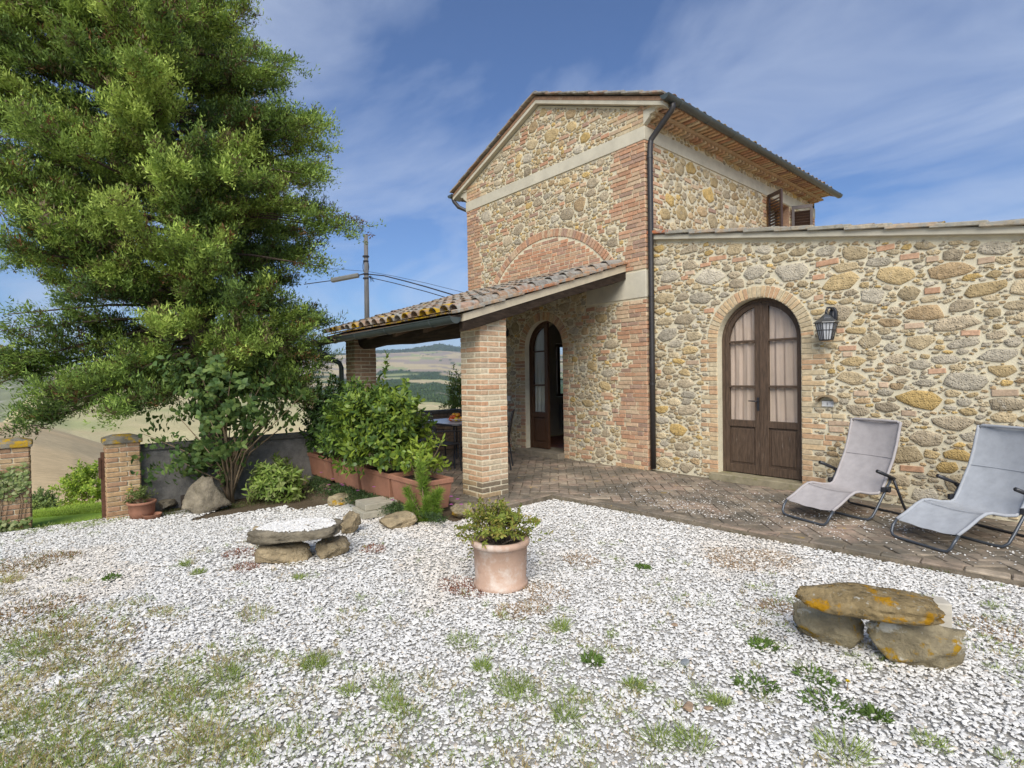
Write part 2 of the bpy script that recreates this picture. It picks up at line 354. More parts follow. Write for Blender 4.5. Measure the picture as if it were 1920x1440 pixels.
def pack(x0, x1, z0, z1, mask, classes, res=.0125):
    xs = np.arange(x0, x1, res); zs = np.arange(z0, z1, res); A, B = np.meshgrid(xs, zs); occ = ~mask(A, B); out = []
    nz_, nx_ = occ.shape
    for (n, wl, wh, al, ah, kind, gap) in classes:
        free = np.flatnonzero(~occ)
        for t in range(n):
            if t % 120 == 0:
                free = np.flatnonzero(~occ)
                if len(free) < 5: break
            k = free[rng.integers(len(free))]; iz, ix = divmod(k, nx_)
            if occ[iz, ix]: continue
            w = wl+(wh-wl)*rng.random()**1.4; h = w*(al+(ah-al)*rng.random()); rot = (rng.random()-.5)*(.10 if kind == 'brick' else .38)
            if kind == 'brick': h = .052+.012*rng.random()
            mk = int(rng.integers(6, 10)); ang = (np.arange(mk)+.75*(rng.random(mk)-.5))*2*math.pi/mk; rad_ = .80+.34*rng.random(mk); ang3 = np.concatenate([ang-2*math.pi, ang, ang+2*math.pi]); rad3 = np.tile(rad_, 3); pw = 2.2+2.2*rng.random()**1.5
            for sc in (1, .8, .62, .48):
                w2, h2 = w*sc/2, (h*sc/2 if kind != 'brick' else h/2); rad = max(w2, h2)*1.25+gap; m = int(rad/res)+1
                a0, a1, b0, b1 = max(ix-m, 0), min(ix+m+1, nx_), max(iz-m, 0), min(iz+m+1, nz_)
                X = A[b0:b1, a0:a1]-xs[ix]; Y = B[b0:b1, a0:a1]-zs[iz]; c, s_ = math.cos(rot), math.sin(rot); X, Y = X*c+Y*s_, -X*s_+Y*c
                if kind == 'brick': ins = (abs(X) < w2+gap) & (abs(Y) < h2+gap)
                else:
                    Xn, Yn = X/(w2+gap), Y/(h2+gap); th = np.arctan2(Yn, Xn); rr = np.interp(th, ang3, rad3)
                    ins = (abs(Xn)**pw+abs(Yn)**pw)**(1/pw) < rr
                if (a1-a0) < 2*m or (b1-b0) < 2*m: 
                    if ix-m < -m//2 or iz-m < -m//2: break
                if not (occ[b0:b1, a0:a1] & ins).any():
                    occ[b0:b1, a0:a1] |= ins
                    if kind == 'brick': o = np.array([(-w2, -h2), (w2, -h2), (w2, h2), (-w2, h2)])
                    else:
                        th = np.sort(np.mod(ang, 2*math.pi)); nn = len(th); rr = np.interp(th, ang3, rad3)*(1+(rng.random(nn)-.5)*.07)
                        cc, ss = np.cos(th), np.sin(th); kk = rr/(abs(cc)**pw+abs(ss)**pw)**(1/pw); o = np.stack([w2*kk*cc, h2*kk*ss], 1); o2 = (o+np.roll(o, -1, 0))/2*(1.03+.05*(rng.random((nn, 1))-.5)); o = np.stack([o, o2], 1).reshape(-1, 2)
                    o = np.stack([o[:, 0]*c-o[:, 1]*s_, o[:, 0]*s_+o[:, 1]*c], 1)+np.array([xs[ix], zs[iz]])
                    out.append((kind, o, w)); break
    return out
def emit_pack(fr, packed, parent, pal, dmin=.012, dmax=.035):
    for kind, o, w in packed:
        if kind == 'brick': brick_piece(fr, o, .010+.008*rng.random(), brick_tone(pal), parent)
        else: stone_piece(fr, o, dmin+(dmax-dmin)*(.3*rng.random()+.7*min(w/.4, 1)), 'stone', stone_tone(), parent, (stone_o, stone_a))
def course_bricks(fr, a0, a1, b, h, parent, pal, d=.012, lmin=.2, lmax=.28, half=.3, gap=.012):
    """one course of bricks from a0 to a1"""
    a = a0; 
    while a < a1-.04:
        L = (lmin+(lmax-lmin)*rng.random()) if rng.random() > half else .11+.03*rng.random()
        e = min(a+L, a1)
        if a1-e < .07: e = a1
        brick_piece(fr, [(a+gap/2, b), (e-gap/2, b), (e-gap/2, b+h), (a+gap/2, b+h)], d+.006*(rng.random()-.5), brick_tone(pal), parent); a = e
def arch_ring(fr, cx, cz, r0, r1, t0, t1, n, parent, pal, d=.014):
    for i in range(n):
        a = t0+(t1-t0)*i/n+.006/r0; b = t0+(t1-t0)*(i+1)/n-.006/r0
        q = [(cx+r*math.cos(t), cz+r*math.sin(t)) for r, t in ((r0, a), (r1, a), (r1, b), (r0, b))]
        brick_piece(fr, q, d, brick_tone(pal), parent)
def strip_wall(fr, xs, bot, top, d=0.):
    """wall face between two height profiles, sampled at xs"""
    mb = MB(); xs = list(xs)
    for i in range(len(xs)-1):
        a, b = xs[i], xs[i+1]; am, bm = a+1e-6, b-1e-6
        p = [fr.P(a, bot(am), d), fr.P(b, bot(bm), d), fr.P(b, top(bm), d), fr.P(a, top(am), d)]
        if top((a+b)/2)-bot((a+b)/2) > 1e-4: mb.add(p, [(0, 1, 2, 3)])
    return mb
def reveal(fr, outline, d0, d1):
    """side faces of an opening: outline open list of (a,b) running up the left, over, down the right, seen from outside"""
    mb = MB(); n = len(outline); o = np.asarray(outline, float)
    V = list(fr.P(o[:, 0], o[:, 1], np.full(n, d0)))+list(fr.P(o[:, 0], o[:, 1], np.full(n, d1)))
    return mb.add(V, [(i, i+1, n+i+1, n+i) for i in range(n-1)])
def arch_pts(cx, zs, r, z0, n=24):
    return [(cx-r, z0)]+[(cx+r*math.cos(math.pi-math.pi*i/n), zs+r*math.sin(math.pi*i/n)) for i in range(n+1)]+[(cx+r, z0)]
# ------------------------------------------------------------------ terrain
PHI = math.atan2(CF[1], CF[0])
def build_terrain():
    # sight lines of the photograph (column, row) at a range of distances
    XS = np.array([-400, 0, 60, 130, 200, 300, 450, 600, 700, 760, 825, 870, 1000, 1400, 2400.])
    hz = 720+14-(XS-0)*.0150   # horizon row in the photo at each column
    rings = [
        (0.5, None, -.40), (8.2, None, -.38), (8.9, None, -.28), (10, None, -.36), (12.5, None, -.75), (15, None, -1.35), (20, None, -2.5),
        (30, [905, 900, 900, 905, 915, 925, 930, 930, 930, 930, 930, 930, 930, 930, 930], None),
        (55, [812, 820, 828, 842, 862, 885, 900, 900, 890, 880, 880, 880, 880, 880, 880], None),
        (85, [786, 792, 796, 816, 838, 870, 885, 885, 870, 860, 855, 850, 850, 850, 850], None),
        (125, [800, 800, 804, 826, 845, 850, 850, 845, 830, 815, 810, 800, 800, 800, 800], None),
        (190, [805, 806, 790, 800, 800, 795, 790, 788, 788, 785, 782, 778, 775, 775, 775], None),
        (300, [800, 800, 752, 752, 756, 752, 755, 758, 768, 768, 768, 766, 760, 760, 760], None),
        (400, [800, 798, 740, 731, 733, 736, 742, 746, 764, 764, 764, 764, 755, 755, 750], None),
        (520, [790, 780, 745, 735, 738, 742, 748, 750, 766, 764, 766, 768, 755, 750, 745], None),
        (800, [745, 745, 735, 737, 740, 744, 750, 742, 752, 748, 750, 756, 745, 740, 735], None),
        (1150, [712, 712, 716, 726, 730, 735, 736, 732, 738, 728, 732, 742, 730, 725, 720], None),
        (1700, [696, 697, 700, 708, 714, 716, 718, 716, 716, 714, 714, 722, 715, 712, 708], None),
        (2500, [699, 698, 698, 700, 700, 702, 700, 694, 694, 692, 690, 696, 697, 697, 697], None),
        (3500, [692, 690, 688, 687, 686, 684, 680, 675, 672, 671, 670, 672, 680, 685, 688], None),
        (4300, [694, 691, 688, 686, 684, 680, 674, 667, 661, 659, 656, 658, 668, 680, 690], None),
        (4800, [696, 692, 690, 688, 686, 684, 680, 672, 660, 657, 646, 653, 664, 684, 694], None),
        (5600, [705, 703, 702, 700, 698, 696, 694, 688, 680, 676, 668, 672, 684, 695, 700], None),
        (9000, [712, 712, 710, 708, 706, 704, 702, 700, 694, 692, 690, 690, 692, 694, 694], None)]
    def az(u): d = ray(u, 700); return (math.atan2(d[1], d[0])-PHI+math.pi) % (2*math.pi)-math.pi
    AZ = np.array([az(u) for u in XS])
    def tan_el(u, v): d = ray(u, v); return d[2]/math.hypot(d[0], d[1])
    rr = np.array([r[0] for r in rings]); H = []
    for r, rows, z in rings:
        if rows is None: H.append(np.full(len(XS), z))
        else: H.append(np.array([1.5+r*tan_el(u, v) for u, v in zip(XS, rows)]))
    H = np.array(H)
    nth = 760; th_v = np.linspace(AZ.max()+.02, AZ.min()-.02, nth)      # fine in view
    th_o = np.linspace(AZ.min()-.02, AZ.max()+.02-2*math.pi, 120)[1:-1]   # coarse all round
    TH = np.concatenate([th_v, th_o]); o = np.argsort(AZ)
    RR = np.exp(np.interp(np.linspace(0, 1, 230), np.linspace(0, 1, len(rr)), np.log(rr)))
    thc = np.interp(TH, [AZ.max()+.02-2*math.pi, AZ.min()-.02-1.5, AZ.min(), AZ.max()], [AZ.max(), AZ.min(), AZ.min(), AZ.max()])
    Hc = np.array([np.interp(thc, AZ[o], H[k][o]) for k in range(len(rr))])      # ring x theta
    lr = np.log(rr); Z = np.empty((len(RR), len(TH)))
    # smooth radial interpolation
    for j in range(len(TH)):
        h = Hc[:, j]; s = np.gradient(h, lr); k = np.clip(np.searchsorted(lr, np.log(RR))-1, 0, len(lr)-2); t = (np.log(RR)-lr[k])/(lr[k+1]-lr[k]); d = lr[k+1]-lr[k]
        Z[:, j] = np.where((h[k+1]-h[k]) == 0, h[k], (2*t**3-3*t**2+1)*h[k]+(t**3-2*t**2+t)*d*s[k]*.6+(-2*t**3+3*t**2)*h[k+1]+(t**3-t**2)*d*s[k+1]*.6)
    X = RR[:, None]*np.cos(TH+PHI)[None]; Y = RR[:, None]*np.sin(TH+PHI)[None]; RA = np.broadcast_to(RR[:, None], X.shape)
    amp = np.clip((RA-14)/60, 0, 1)
    Z = Z+amp*((fbm2(X, Y, 3, 5, 45)-.5)*np.clip(RA*.010, 0, 5)+(fbm2(X, Y, 9, 4, 420)-.5)*np.clip((RA-600)*.012, 0, 26))
    Z[RA < 8.1] = -.40
    # colours of the ground cover: straw fields, ploughed soil, woods, clay gullies, lawn
    straw = np.array([.58, .475, .275]); straw2 = np.array([.48, .425, .235]); plough = np.array([.34, .28, .215]); wood = np.array([.055, .085, .035]); scrub = np.array([.22, .235, .14]); clay = np.array([.46, .43, .37]); lawn = np.array([.26, .40, .06]); greeny = np.array([.33, .35, .16])
    C = np.empty(X.shape+(3,)); f1 = fbm2(X, Y, 21, 5, 30)[..., None]; f2 = fbm2(X, Y, 22, 5, 90)[..., None]; f3 = fbm2(X, Y, 23, 5, 7)[..., None]
    def ss(x, a, b): t = np.clip((x-a)/(b-a), 0, 1); return t*t*(3-2*t)
    C[:] = straw; C = C+(straw2-C)*ss(f2, .42, .6); C = C+(greeny-C)*ss(f1, .50, .68)*.8; C = C*(.8+.4*f3)
    near = ss(RA, 12.5, 15)[..., None]; brown = np.array([.58, .435, .245]); C = np.where(RA[..., None] < 110, brown*(.88+.26*f3)+(np.array([.47, .37, .22])-brown)*ss(f1, .5, .7), C)
    C = lawn*(.75+.5*f3)*(1-near)+C*near
    U = np.interp(thc, AZ[o], XS[o]); U = np.broadcast_to(U[None], X.shape)
    fieldid = np.floor(fbm2(X, Y, 31, 2, 520)*9)+np.floor(fbm2(X+900, Y, 33, 2, 700)*7)*3; hsh = (fieldid*.6180339) % 1
    far = (RA > 700)[..., None]; Ff = np.where((hsh < .45)[..., None], plough, np.where((hsh < .8)[..., None], straw*.85, greeny)); Ff = Ff*(.85+.3*f2)
    wn_ = fbm2(X, Y, 41, 5, 330); wmask = ss(wn_, .53, .56)[..., None]; zone = ((RA > 520) & (RA < 2300))[..., None]*1.0+((RA > 4250) & (RA < 5000) & (fbm2(X, Y, 51, 3, 260) > .36))[..., None]*1.0
    Ff = Ff+(wood-Ff)*np.clip(wmask*zone+ss(zone, 1.5, 2)*0, 0, 1)
    ridge = ((RA > 4150) & (RA < 4700) & (U < 900))[..., None]; Ff = np.where(ridge, wood*1.1, Ff)
    hedge = (np.abs(fbm2(X, Y, 61, 3, 600)-.5) < .006)[..., None]; Ff = np.where(hedge & far, wood*1.3, Ff)
    C = np.where(far, Ff, C)
    left = ((U < 95) & (RA > 430) & (RA < 1500)); Lc = scrub*(.6+.8*fbm2(X, Y, 71, 5, 28)[..., None]); gl = ss(np.abs(fbm2(X*.4+Y, Y-X*.5, 72, 4, 130)-.5), .0, .045)[..., None]
    Lc = clay+(Lc-clay)*np.clip(gl+(fbm2(X, Y, 73, 3, 200)[..., None] < .50)*1., 0, 1); C = np.where(left[..., None], Lc, C)
    track = (np.abs(RA-93) < 4) & (U > 120) & (U < 320); C = np.where(track[..., None], clay*.9, C)
    nr, nt_ = X.shape; V = np.stack([X, Y, Z], -1).reshape(-1, 3); i = np.arange(nr-1)[:, None]*nt_; j = np.arange(nt_)[None]; jn = (j+1) % nt_
    Fq = np.stack([i+j, i+jn, i+nt_+jn, i+nt_+j], -1).reshape(-1, 4)
    mt = material('countryside', src='attr', var=(.82, 1.15), vscale=1.6, bump=.25, bscale=9, bdist=.05, rough=1, spec=.05)
    me = npmesh('hills', V, Fq[:, ::-1] if False else Fq, C.reshape(-1, 3), True); me.materials.append(mt)
    o_ = bpy.data.objects.new('hills', me); col.objects.link(o_); setpar(o_, None); o_['kind'] = 'structure'
    # check facing
    if me.polygons[1000].normal.z < 0: me.flip_normals()
    # woods seen far off: small crowns along the hedges and ridges
    idx = np.flatnonzero(((C.reshape(-1, 3)[:, 1] < .11) & (V[:, 1] > -3000) & (RA.reshape(-1) > 500) & (RA.reshape(-1) < 5000) & (U.reshape(-1) > -300) & (U.reshape(-1) < 1300)))
    r2 = np.random.default_rng(5); idx = r2.choice(idx, min(5200, len(idx)), replace=False)
    P = V[idx]; rad = np.clip(np.linalg.norm(P[:, :2], axis=1)*.0016, 2.4, 6.5)*(.6+.8*r2.random(len(P))); n = len(P)
    base = np.array([[0, 0, 1.55], [0, 0, -.3]]+[[math.cos(a)*.8, math.sin(a)*.8, .75] for a in np.linspace(0, 5.24, 6)]+[[math.cos(a+.5)*.62, math.sin(a+.5)*.62, .12] for a in np.linspace(0, 5.24, 6)])
    tri = [(0, 2+k, 2+(k+1) % 6) for k in range(6)]+[(2+k, 8+k, 2+(k+1) % 6) for k in range(6)]+[(2+(k+1) % 6, 8+k, 8+(k+1) % 6) for k in range(6)]
    W = (base[None]*(1+(r2.random((n, 14, 3))-.5)*.5)*rad[:, None, None]); W = W+P[:, None, :]; W[..., 2] -= rad[:, None]*.15
    T = (np.array(tri)[None]+np.arange(n)[:, None, None]*14).reshape(-1, 3); tc = np.repeat(np.array([.05, .08, .03])*(.6+.9*r2.random((n, 1))), 14, 0)
    me = npmesh('far_woods', W.reshape(-1, 3), T, tc, True); me.materials.append(leafy('far_foliage', .1, .8)); o2 = bpy.data.objects.new('far_woods', me); col.objects.link(o2); setpar(o2, None)
    tag(o2, 'dark green woods and hedgerows on the far hills', 'woods', kind='stuff')
    return V.reshape(nr, nt_, 3), RR, TH
TERR, T_RR, T_TH = build_terrain()
def tz(x, y):
    r = math.hypot(x, y); th = math.atan2(y, x)-PHI; i = int(np.argmin(abs(T_RR-r))); d = np.abs((T_TH-th+math.pi) % (2*math.pi)-math.pi); return float(TERR[i, int(np.argmin(d)), 2])
# ------------------------------------------------------------------ courtyard ground
D = 7.06; X0 = -4.992; XL = -9.652; DA = 7.20          # tower front plane, corners, annex plane
PAVE = [(-9.9, 3.65), (-4.78, 3.65), (-4.83, 4.78), (-2.42, 4.99), (1.6, 5.42), (1.6, 7.4), (-9.9, 7.4)]
def build_ground():
    xs = np.concatenate([np.linspace(-8.5, -3, 160), np.linspace(-3, 9, 80)[1:]]); ys = np.concatenate([np.linspace(-9, 0, 60), np.linspace(0, 7.3, 190)[1:]]); X, Y = np.meshgrid(xs, ys); Z = gz(X)+(fbm2(X, Y, 5, 3, .6)-.5)*.008-.010
    # planting bed by the porch rises to the planters
    t = np.clip((Y-2.75)/.35, 0, 1)*np.clip((-4.92-X)/.3, 0, 1)*np.clip((X+8.45)/.1, 0, 1); Z = Z+t*np.clip(.0-gz(X)+.0, 0, 1)*.85
    Z = np.where((Y > 3.7) & (X < -4.9), -.12, Z); Z = np.where((Y > 5.0+(X+4.8)*.1) & (X >= -4.9), -.12, Z)
    n0, n1 = X.shape; i = np.arange(n0-1)[:, None]*n1; j = np.arange(n1-1)[None]; Fq = np.stack([i+j, i+j+1, i+n1+j+1, i+n1+j], -1).reshape(-1, 4)
    mt = material('gravel_bed', src='attr', var=(.75, 1.12), vscale=55, bump=.9, bscale=70, bdist=.03, rough=.95, spec=.1, patches=[((.36, .31, .24), 1.3, .62, .14), ((.26, .28, .14), .9, .68, .08)])
    soil = ((Y > 2.86) & (X < -4.98)) | ((Y > 3.25) & (X < -4.82)) | (X < -8.28) | ((X < -7.3) & (Y > -6.3-X) & (Y > 1.1)) | ((X < -6.95) & (Y > 2.3)); gt = np.where(soil[..., None], np.array([.15, .115, .075]), np.array([.66, .64, .59])).reshape(-1, 3)
    me = npmesh('gravel_ground', np.stack([X, Y, Z], -1).reshape(-1, 3), Fq, gt, True); me.materials.append(mt)
    o = bpy.data.objects.new('gravel_ground', me); col.objects.link(o); setpar(o, None); o['kind'] = 'structure'
build_ground()
def in_poly(x, y, poly):
    ins = np.zeros(np.shape(x), bool); n = len(poly)
    for i in range(n):
        (ax, ay), (bx_, by) = poly[i], poly[(i+1) % n]
        c = ((ay > y) != (by > y)) & (x < (bx_-ax)*(y-ay)/((by-ay) if by != ay else 1e-9)+ax); ins ^= c
    return ins
def build_paving():
    mb = MB(); mb.prism([(x, y, -.16) for x, y in PAVE], (0, 0, .148))
    soil = material('paving_joints', (.20, .165, .12), var=(.5, 1.3), vscale=9, bump=.6, bscale=60, rough=.95, patches=[((.12, .11, .07), 2., .55, .15), ((.33, .31, .27), 30., .62, .08)])
    base = obj('paving', mb, soil); base['kind'] = 'structure'
    P_ = [((.155, .135, .105), 1.5, .37, .20), ((.38, .26, .06), 3.2, .63, .06), ((.42, .40, .36), 34., .65, .04), ((.10, .088, .07), 7., .58, .12)]
    pm = (material('paving_brick', src='obj', var=(.62, 1.2), vscale=7, bump=.6, bscale=55, bdist=.008, rough=.9, spec=.15, patches=P_), material('paving_brick_far', src='attr', var=(.62, 1.2), vscale=7, bump=.6, bscale=55, bdist=.008, rough=.9, spec=.15, patches=P_))
    pal = [(.34, .25, .19), (.36, .275, .21), (.32, .23, .18), (.38, .31, .24), (.30, .24, .195), (.40, .33, .25)]
    inner = [(-9.85, 3.78), (-4.92, 3.78), (-4.96, 4.92), (-2.42, 5.13), (1.5, 5.55), (1.5, 7.18), (-9.85, 7.03)]
    W = .125; a = math.pi/4; cs, sn = math.cos(a), math.sin(a); cx, cy = -4, 5.5
    # herringbone, brick 2W x W, laid on the diagonal
    for i in range(-50, 51):
        for k in range(-50, 51):
            for (dx, dy, rot) in ((0, 0, 0), (0, 0, 1)):
                gx, gy = 4*k+i, i
                if rot == 0: x, y, r = (gx+1)*W, (gy+.5)*W, 0
                else: x, y, r = (gx+2.5)*W, (gy+0)*W, math.pi/2
                X, Y = cx+x*cs-y*sn, cy+x*sn+y*cs
                if not -9.9 < X < 1.6 or not 3.6 < Y < 7.3: continue
                dx_, dy_ = math.cos(a+r)*.1, math.sin(a+r)*.1
                if in_poly(X+dx_, Y+dy_, inner) and in_poly(X-dx_, Y-dy_, inner):
                    block_piece((X, Y, -.014+.004*rng.random()-.002), (2*W-.010, W-.010, .03), a+r, brick_tone(pal), (base, base), 'paving_brick', pm, ch=.005)
    # edging course
    def edge(p, q, inw, w=.125, n=None):
        p = np.array(p, float); q = np.array(q, float); d = nrm(q-p); L = np.linalg.norm(q-p); k = int(L/.26); inn = np.array([-d[1], d[0]])*inw
        for i in range(k):
            c = p+d*L*(i+.5)/k+inn*w/2; block_piece((c[0], c[1], -.026+.003*rng.random()), (L/k-.008, w-.006, .055), math.atan2(d[1], d[0]), brick_tone(pal), (base, base), 'paving_brick', pm, ch=.008)
    edge((-9.85, 3.65), (-4.78, 3.65), 1); edge((-4.78, 3.66), (-4.83, 4.78), 1); edge((-4.84, 4.79), (-2.42, 4.995), 1); edge((-2.42, 4.995), (1.5, 5.415), 1)
build_paving()
# ------------------------------------------------------------------ tower house
GLASS = glass_mat('window_glass', (.95, .97, .97), .0)
tower = empty('stone_tower_house', ((X0+XL)/2, D+3.3, 0), 'two storey rubble stone and brick tower house with gabled tile roof', 'house')
RX, RZ, CZ = (X0+XL)/2, 6.56, 5.63            # ridge of the wall face
def gable_top(x): return CZ+(RZ-CZ)*(1-abs(x-RX)/(RX-XL))
def build_tower():
    fr = Frame((0, D, 0), (1, 0, 0), (0, -1, 0)); dcx, dr, dzs, dz0 = -7.31, .51, 2.03, .09
    op = arch_pts(dcx, dzs, dr, dz0)
    def bot(x):
        t = abs(x-dcx)
        return 0 if t >= dr else dzs+math.sqrt(max(dr*dr-t*t, 0))
    xs = sorted(set([XL, X0, RX]+[round(dcx+dr*math.cos(math.pi*i/24), 5) for i in range(25)]))
    front = strip_wall(fr, xs, lambda x: -.1 if bot(x) == 0 else bot(x), gable_top)
    front = obj('front_wall', front, mortar, tower)
    rv = obj('door_reveal', reveal(fr, op, 0, -.45), mortar, tower)
    # side wall
    fs = Frame((X0, 0, 0), (0, 1, 0), (1, 0, 0)); yb = 13.78; wy0, wy1, wz0, wz1 = 11.24, 12.36, 3.95, 5.12
    def sb(y): return wz1 if wy0 < y < wy1 else -.1
    side = strip_wall(fs, [D, wy0, wy1, yb], sb, lambda y: 5.6)
    side.add([fs.P(wy0, -.1, 0), fs.P(wy1, -.1, 0), fs.P(wy1, wz0, 0), fs.P(wy0, wz0, 0)], [(0, 1, 2, 3)])
    side = obj('side_wall', side, mortar, tower)
    obj('window_reveal', reveal(fs, [(wy0, wz0), (wy0, wz1), (wy1, wz1), (wy1, wz0), (wy0, wz0)], 0, -.22), brick_o, tower, color=(.42, .27, .18))
    # west and back walls, with a window through the west wall
    fw = Frame((XL, 0, 0), (0, -1, 0), (-1, 0, 0)); ww0, ww1, wwz0, wwz1 = 9.35, 10.55, .98, 2.28
    fi = Frame((XL+.42, 0, 0), (0, 1, 0), (1, 0, 0))
    wm = MB()
    for a0, a1, b0, b1 in ((D, ww0, -.1, 5.6), (ww1, yb, -.1, 5.6), (ww0, ww1, -.1, wwz0), (ww0, ww1, wwz1, 5.6)):
        wm.add([fw.P(-a1, b0, 0), fw.P(-a0, b0, 0), fw.P(-a0, b1, 0), fw.P(-a1, b1, 0)], [(0, 1, 2, 3)])
    obj('west_wall', wm, mortar, tower)
    bk = MB(); bk.prism([(XL, yb, -.1), (X0, yb, -.1), (X0, yb, 5.5), (RX, yb, 6.5), (XL, yb, 5.5)], (0, -.4, 0)); obj('back_wall', bk, mortar, tower)
    # the room behind the open door
    pl = material('room_plaster', (.50, .45, .36), var=(.92, 1.06), vscale=2, bump=.1, rough=.9)
    rm = MB(); xa, xb, ya, yb2, za, zb = XL+.42, X0-.42, D+.45, 12.5, .06, 2.75
    for a0, a1, b0, b1 in ((ya, ww0, za, zb), (ww1, yb2, za, zb), (ww0, ww1, za, wwz0), (ww0, ww1, wwz1, zb)):
        rm.add([fi.P(a0, b0, 0), fi.P(a1, b0, 0), fi.P(a1, b1, 0), fi.P(a0, b1, 0)], [(0, 1, 2, 3)])
    rm.add([(xb, ya, za), (xb, yb2, za), (xb, yb2, zb), (xb, ya, zb)], [(3, 2, 1, 0)]); rm.add([(xa, yb2, za), (xb, yb2, za), (xb, yb2, zb), (xa, yb2, zb)], [(0, 1, 2, 3)])
    rm.add([(xa, ya, zb), (xb, ya, zb), (xb, yb2, zb), (xa, yb2, zb)], [(3, 2, 1, 0)])
    fri = Frame((0, D+.45, 0), (1, 0, 0), (0, -1, 0)); xs2 = [xa]+[x for x in xs if xa < x < xb]+[xb]
    q = strip_wall(fri, xs2, lambda x: za if bot(x) == 0 else bot(x), lambda x: zb); rm.add(q.v, [tuple(reversed(f)) for f in q.f])
    obj('room_wall', rm, pl, tower)
    wr = MB(); o4 = [(ww0, wwz0), (ww0, wwz1), (ww1, wwz1), (ww1, wwz0), (ww0, wwz0)]
    wr.add([fi.P(a, b, 0) for a, b in o4]+[fi.P(a, b, -.42) for a, b in o4], [(i, i+1, 6+i, 5+i) for i in range(4)]); obj('window_opening', wr, pl, tower)
    fl = MB(); fl.bx(xa, xb, D+.03, yb2, -.05, .058); flo = obj('room_floor', fl, mortar, tower)
    for i in range(14):
        for j in range(12):
            x, y = -8.95+.155*i, 7.6+.155*j
            if x < xb-.1: block_piece((x, y, .056), (.148, .148, .02), 0, np.array((.20, .075, .045))*(.7+.6*rng.random()), (tower, flo), 'floor_tile', (material('floor_tile', src='obj', var=(.8, 1.2), bump=.1, rough=.4), brick_a), ch=.003)
    # window frame and casement in the west wall
    wf = MB(); yw = XL+.16
    for a0, a1, b0, b1 in ((ww0, ww1, wwz1-.07, wwz1), (ww0, ww1, wwz0, wwz0+.07), (ww0, ww0+.07, wwz0+.07, wwz1-.07), (ww1-.07, ww1, wwz0+.07, wwz1-.07), (9.60, 9.70, wwz0+.07, wwz1-.07)):
        wf.bx(yw, yw+.06, a0, a1, b0, b1)
    win = obj('room_window', wf, wood_door2, tower)
    for z in (1.40, 1.84): bars = MB(); bars.bx(yw+.01, yw+.05, 9.70, ww1-.07, z-.012, z+.012); obj('glazing_bar', bars, wood_door2, win)
    gmb = MB(); gmb.bx(yw+.025, yw+.03, ww0+.07, ww1-.07, wwz0+.07, wwz1-.07); obj('pane', gmb, GLASS, win)
    sl = MB(); sl.bx(XL+.20, XL+.47, ww0-.05, ww1+.05, wwz0-.035, wwz0+.004); obj('window_sill', sl, plaster, tower)
    # string course, two faces
    bd = MB(); bd.bx(XL-.02, X0+.022, D-.022, D+.1, 5.13, 5.338); bd.bx(X0-.1, X0+.020, D+.1, yb, 5.131, 5.337); obj('string_course', bd, plaster, tower, bevel=.006)
    lt = MB(); lt.bx(-6.2, X0+.014, D-.016, D+.1, 2.70, 3.12); lt.bx(X0-.05, X0+.012, D+.1, D+.16, 2.70, 3.12); obj('plaster_patch', lt, plaster, tower, bevel=.01)
    th = MB(); th.bx(dcx-dr-.14, dcx+dr+.03, D-.18, D+.45, -.02, dz0); obj('threshold', th, material('threshold_stone', (.27, .23, .17), var=(.7, 1.2), bump=.4), tower, bevel=.01)
    # ---- bricks and stones of the front
    par = (tower, front); ch = .067; cen = (-7.22, 2.20); RO, RI = 2.0, 1.85
    blocked = []
    k = 0; z = .0
    while z < 5.10:
        if not (2.66 < z < 3.1):
            w = .26+.46*fbm2(np.array([k*.33]), np.array([.5]), 4, 3)[0]+.22*(rng.random()-.4)
            if 4.0 < z: w += .12
            course_bricks(fr, X0-w, X0+.012, z, .055, par, BRK_RED if z > .5 else BRK_RED+BRK_YEL, d=.014); blocked.append((X0-w-.012, X0+.02, z-.008, z+.064))
        else: blocked.append((-6.22, X0+.02, z-.008, z+.067))
        w2 = .26+.34*fbm2(np.array([k*.4]), np.array([3.5]), 5, 3)[0]+.2*(rng.random()-.4)
        course_bricks(fr, XL-.012, XL+w2, z, .055, par, BRK_RED, d=.012); blocked.append((XL, XL+w2+.012, z-.008, z+.064))
        # door jambs
        if z < dzs:
            j1 = .13+.14*(rng.random() < .5)+.03*rng.random(); j2 = .13+.14*(rng.random() < .5)+.03*rng.random()
            course_bricks(fr, dcx-dr-j1, dcx-dr, z, .055, par, BRK_YEL+BRK_RED, half=.4); course_bricks(fr, dcx+dr, dcx+dr+j2, z, .055, par, BRK_YEL+BRK_RED, half=.4)
            blocked += [(dcx-dr-j1-.012, dcx-dr+.1, z-.008, z+.06), (dcx+dr-.1, dcx+dr+j2+.012, z-.008, z+.06)]
        # blind arch infill
        zi = z
        if zi > 3.1 and zi+.055 < cen[1]+RI-.02:
            hw = math.sqrt(RI**2-(zi+.06-cen[1])**2)-.015
            if hw > .12: course_bricks(fr, cen[0]-hw, cen[0]+hw, zi, .055, par, [(.52, .25, .14), (.54, .30, .18), (.46, .22, .13), (.50, .33, .21), (.38, .21, .15)], d=.008)
        z += ch; k += 1
    t0 = math.asin((3.05-cen[1])/RO); arch_ring(fr, *cen, RI+.01, RO, t0, math.pi-t0, 60, par, BRK_RED, d=.016)
    arch_ring(fr, dcx, dzs, dr+.005, dr+.16, 0.0, math.pi, 30, par, BRK_YEL+BRK_RED)
    z = 5.345                                       # gable corners
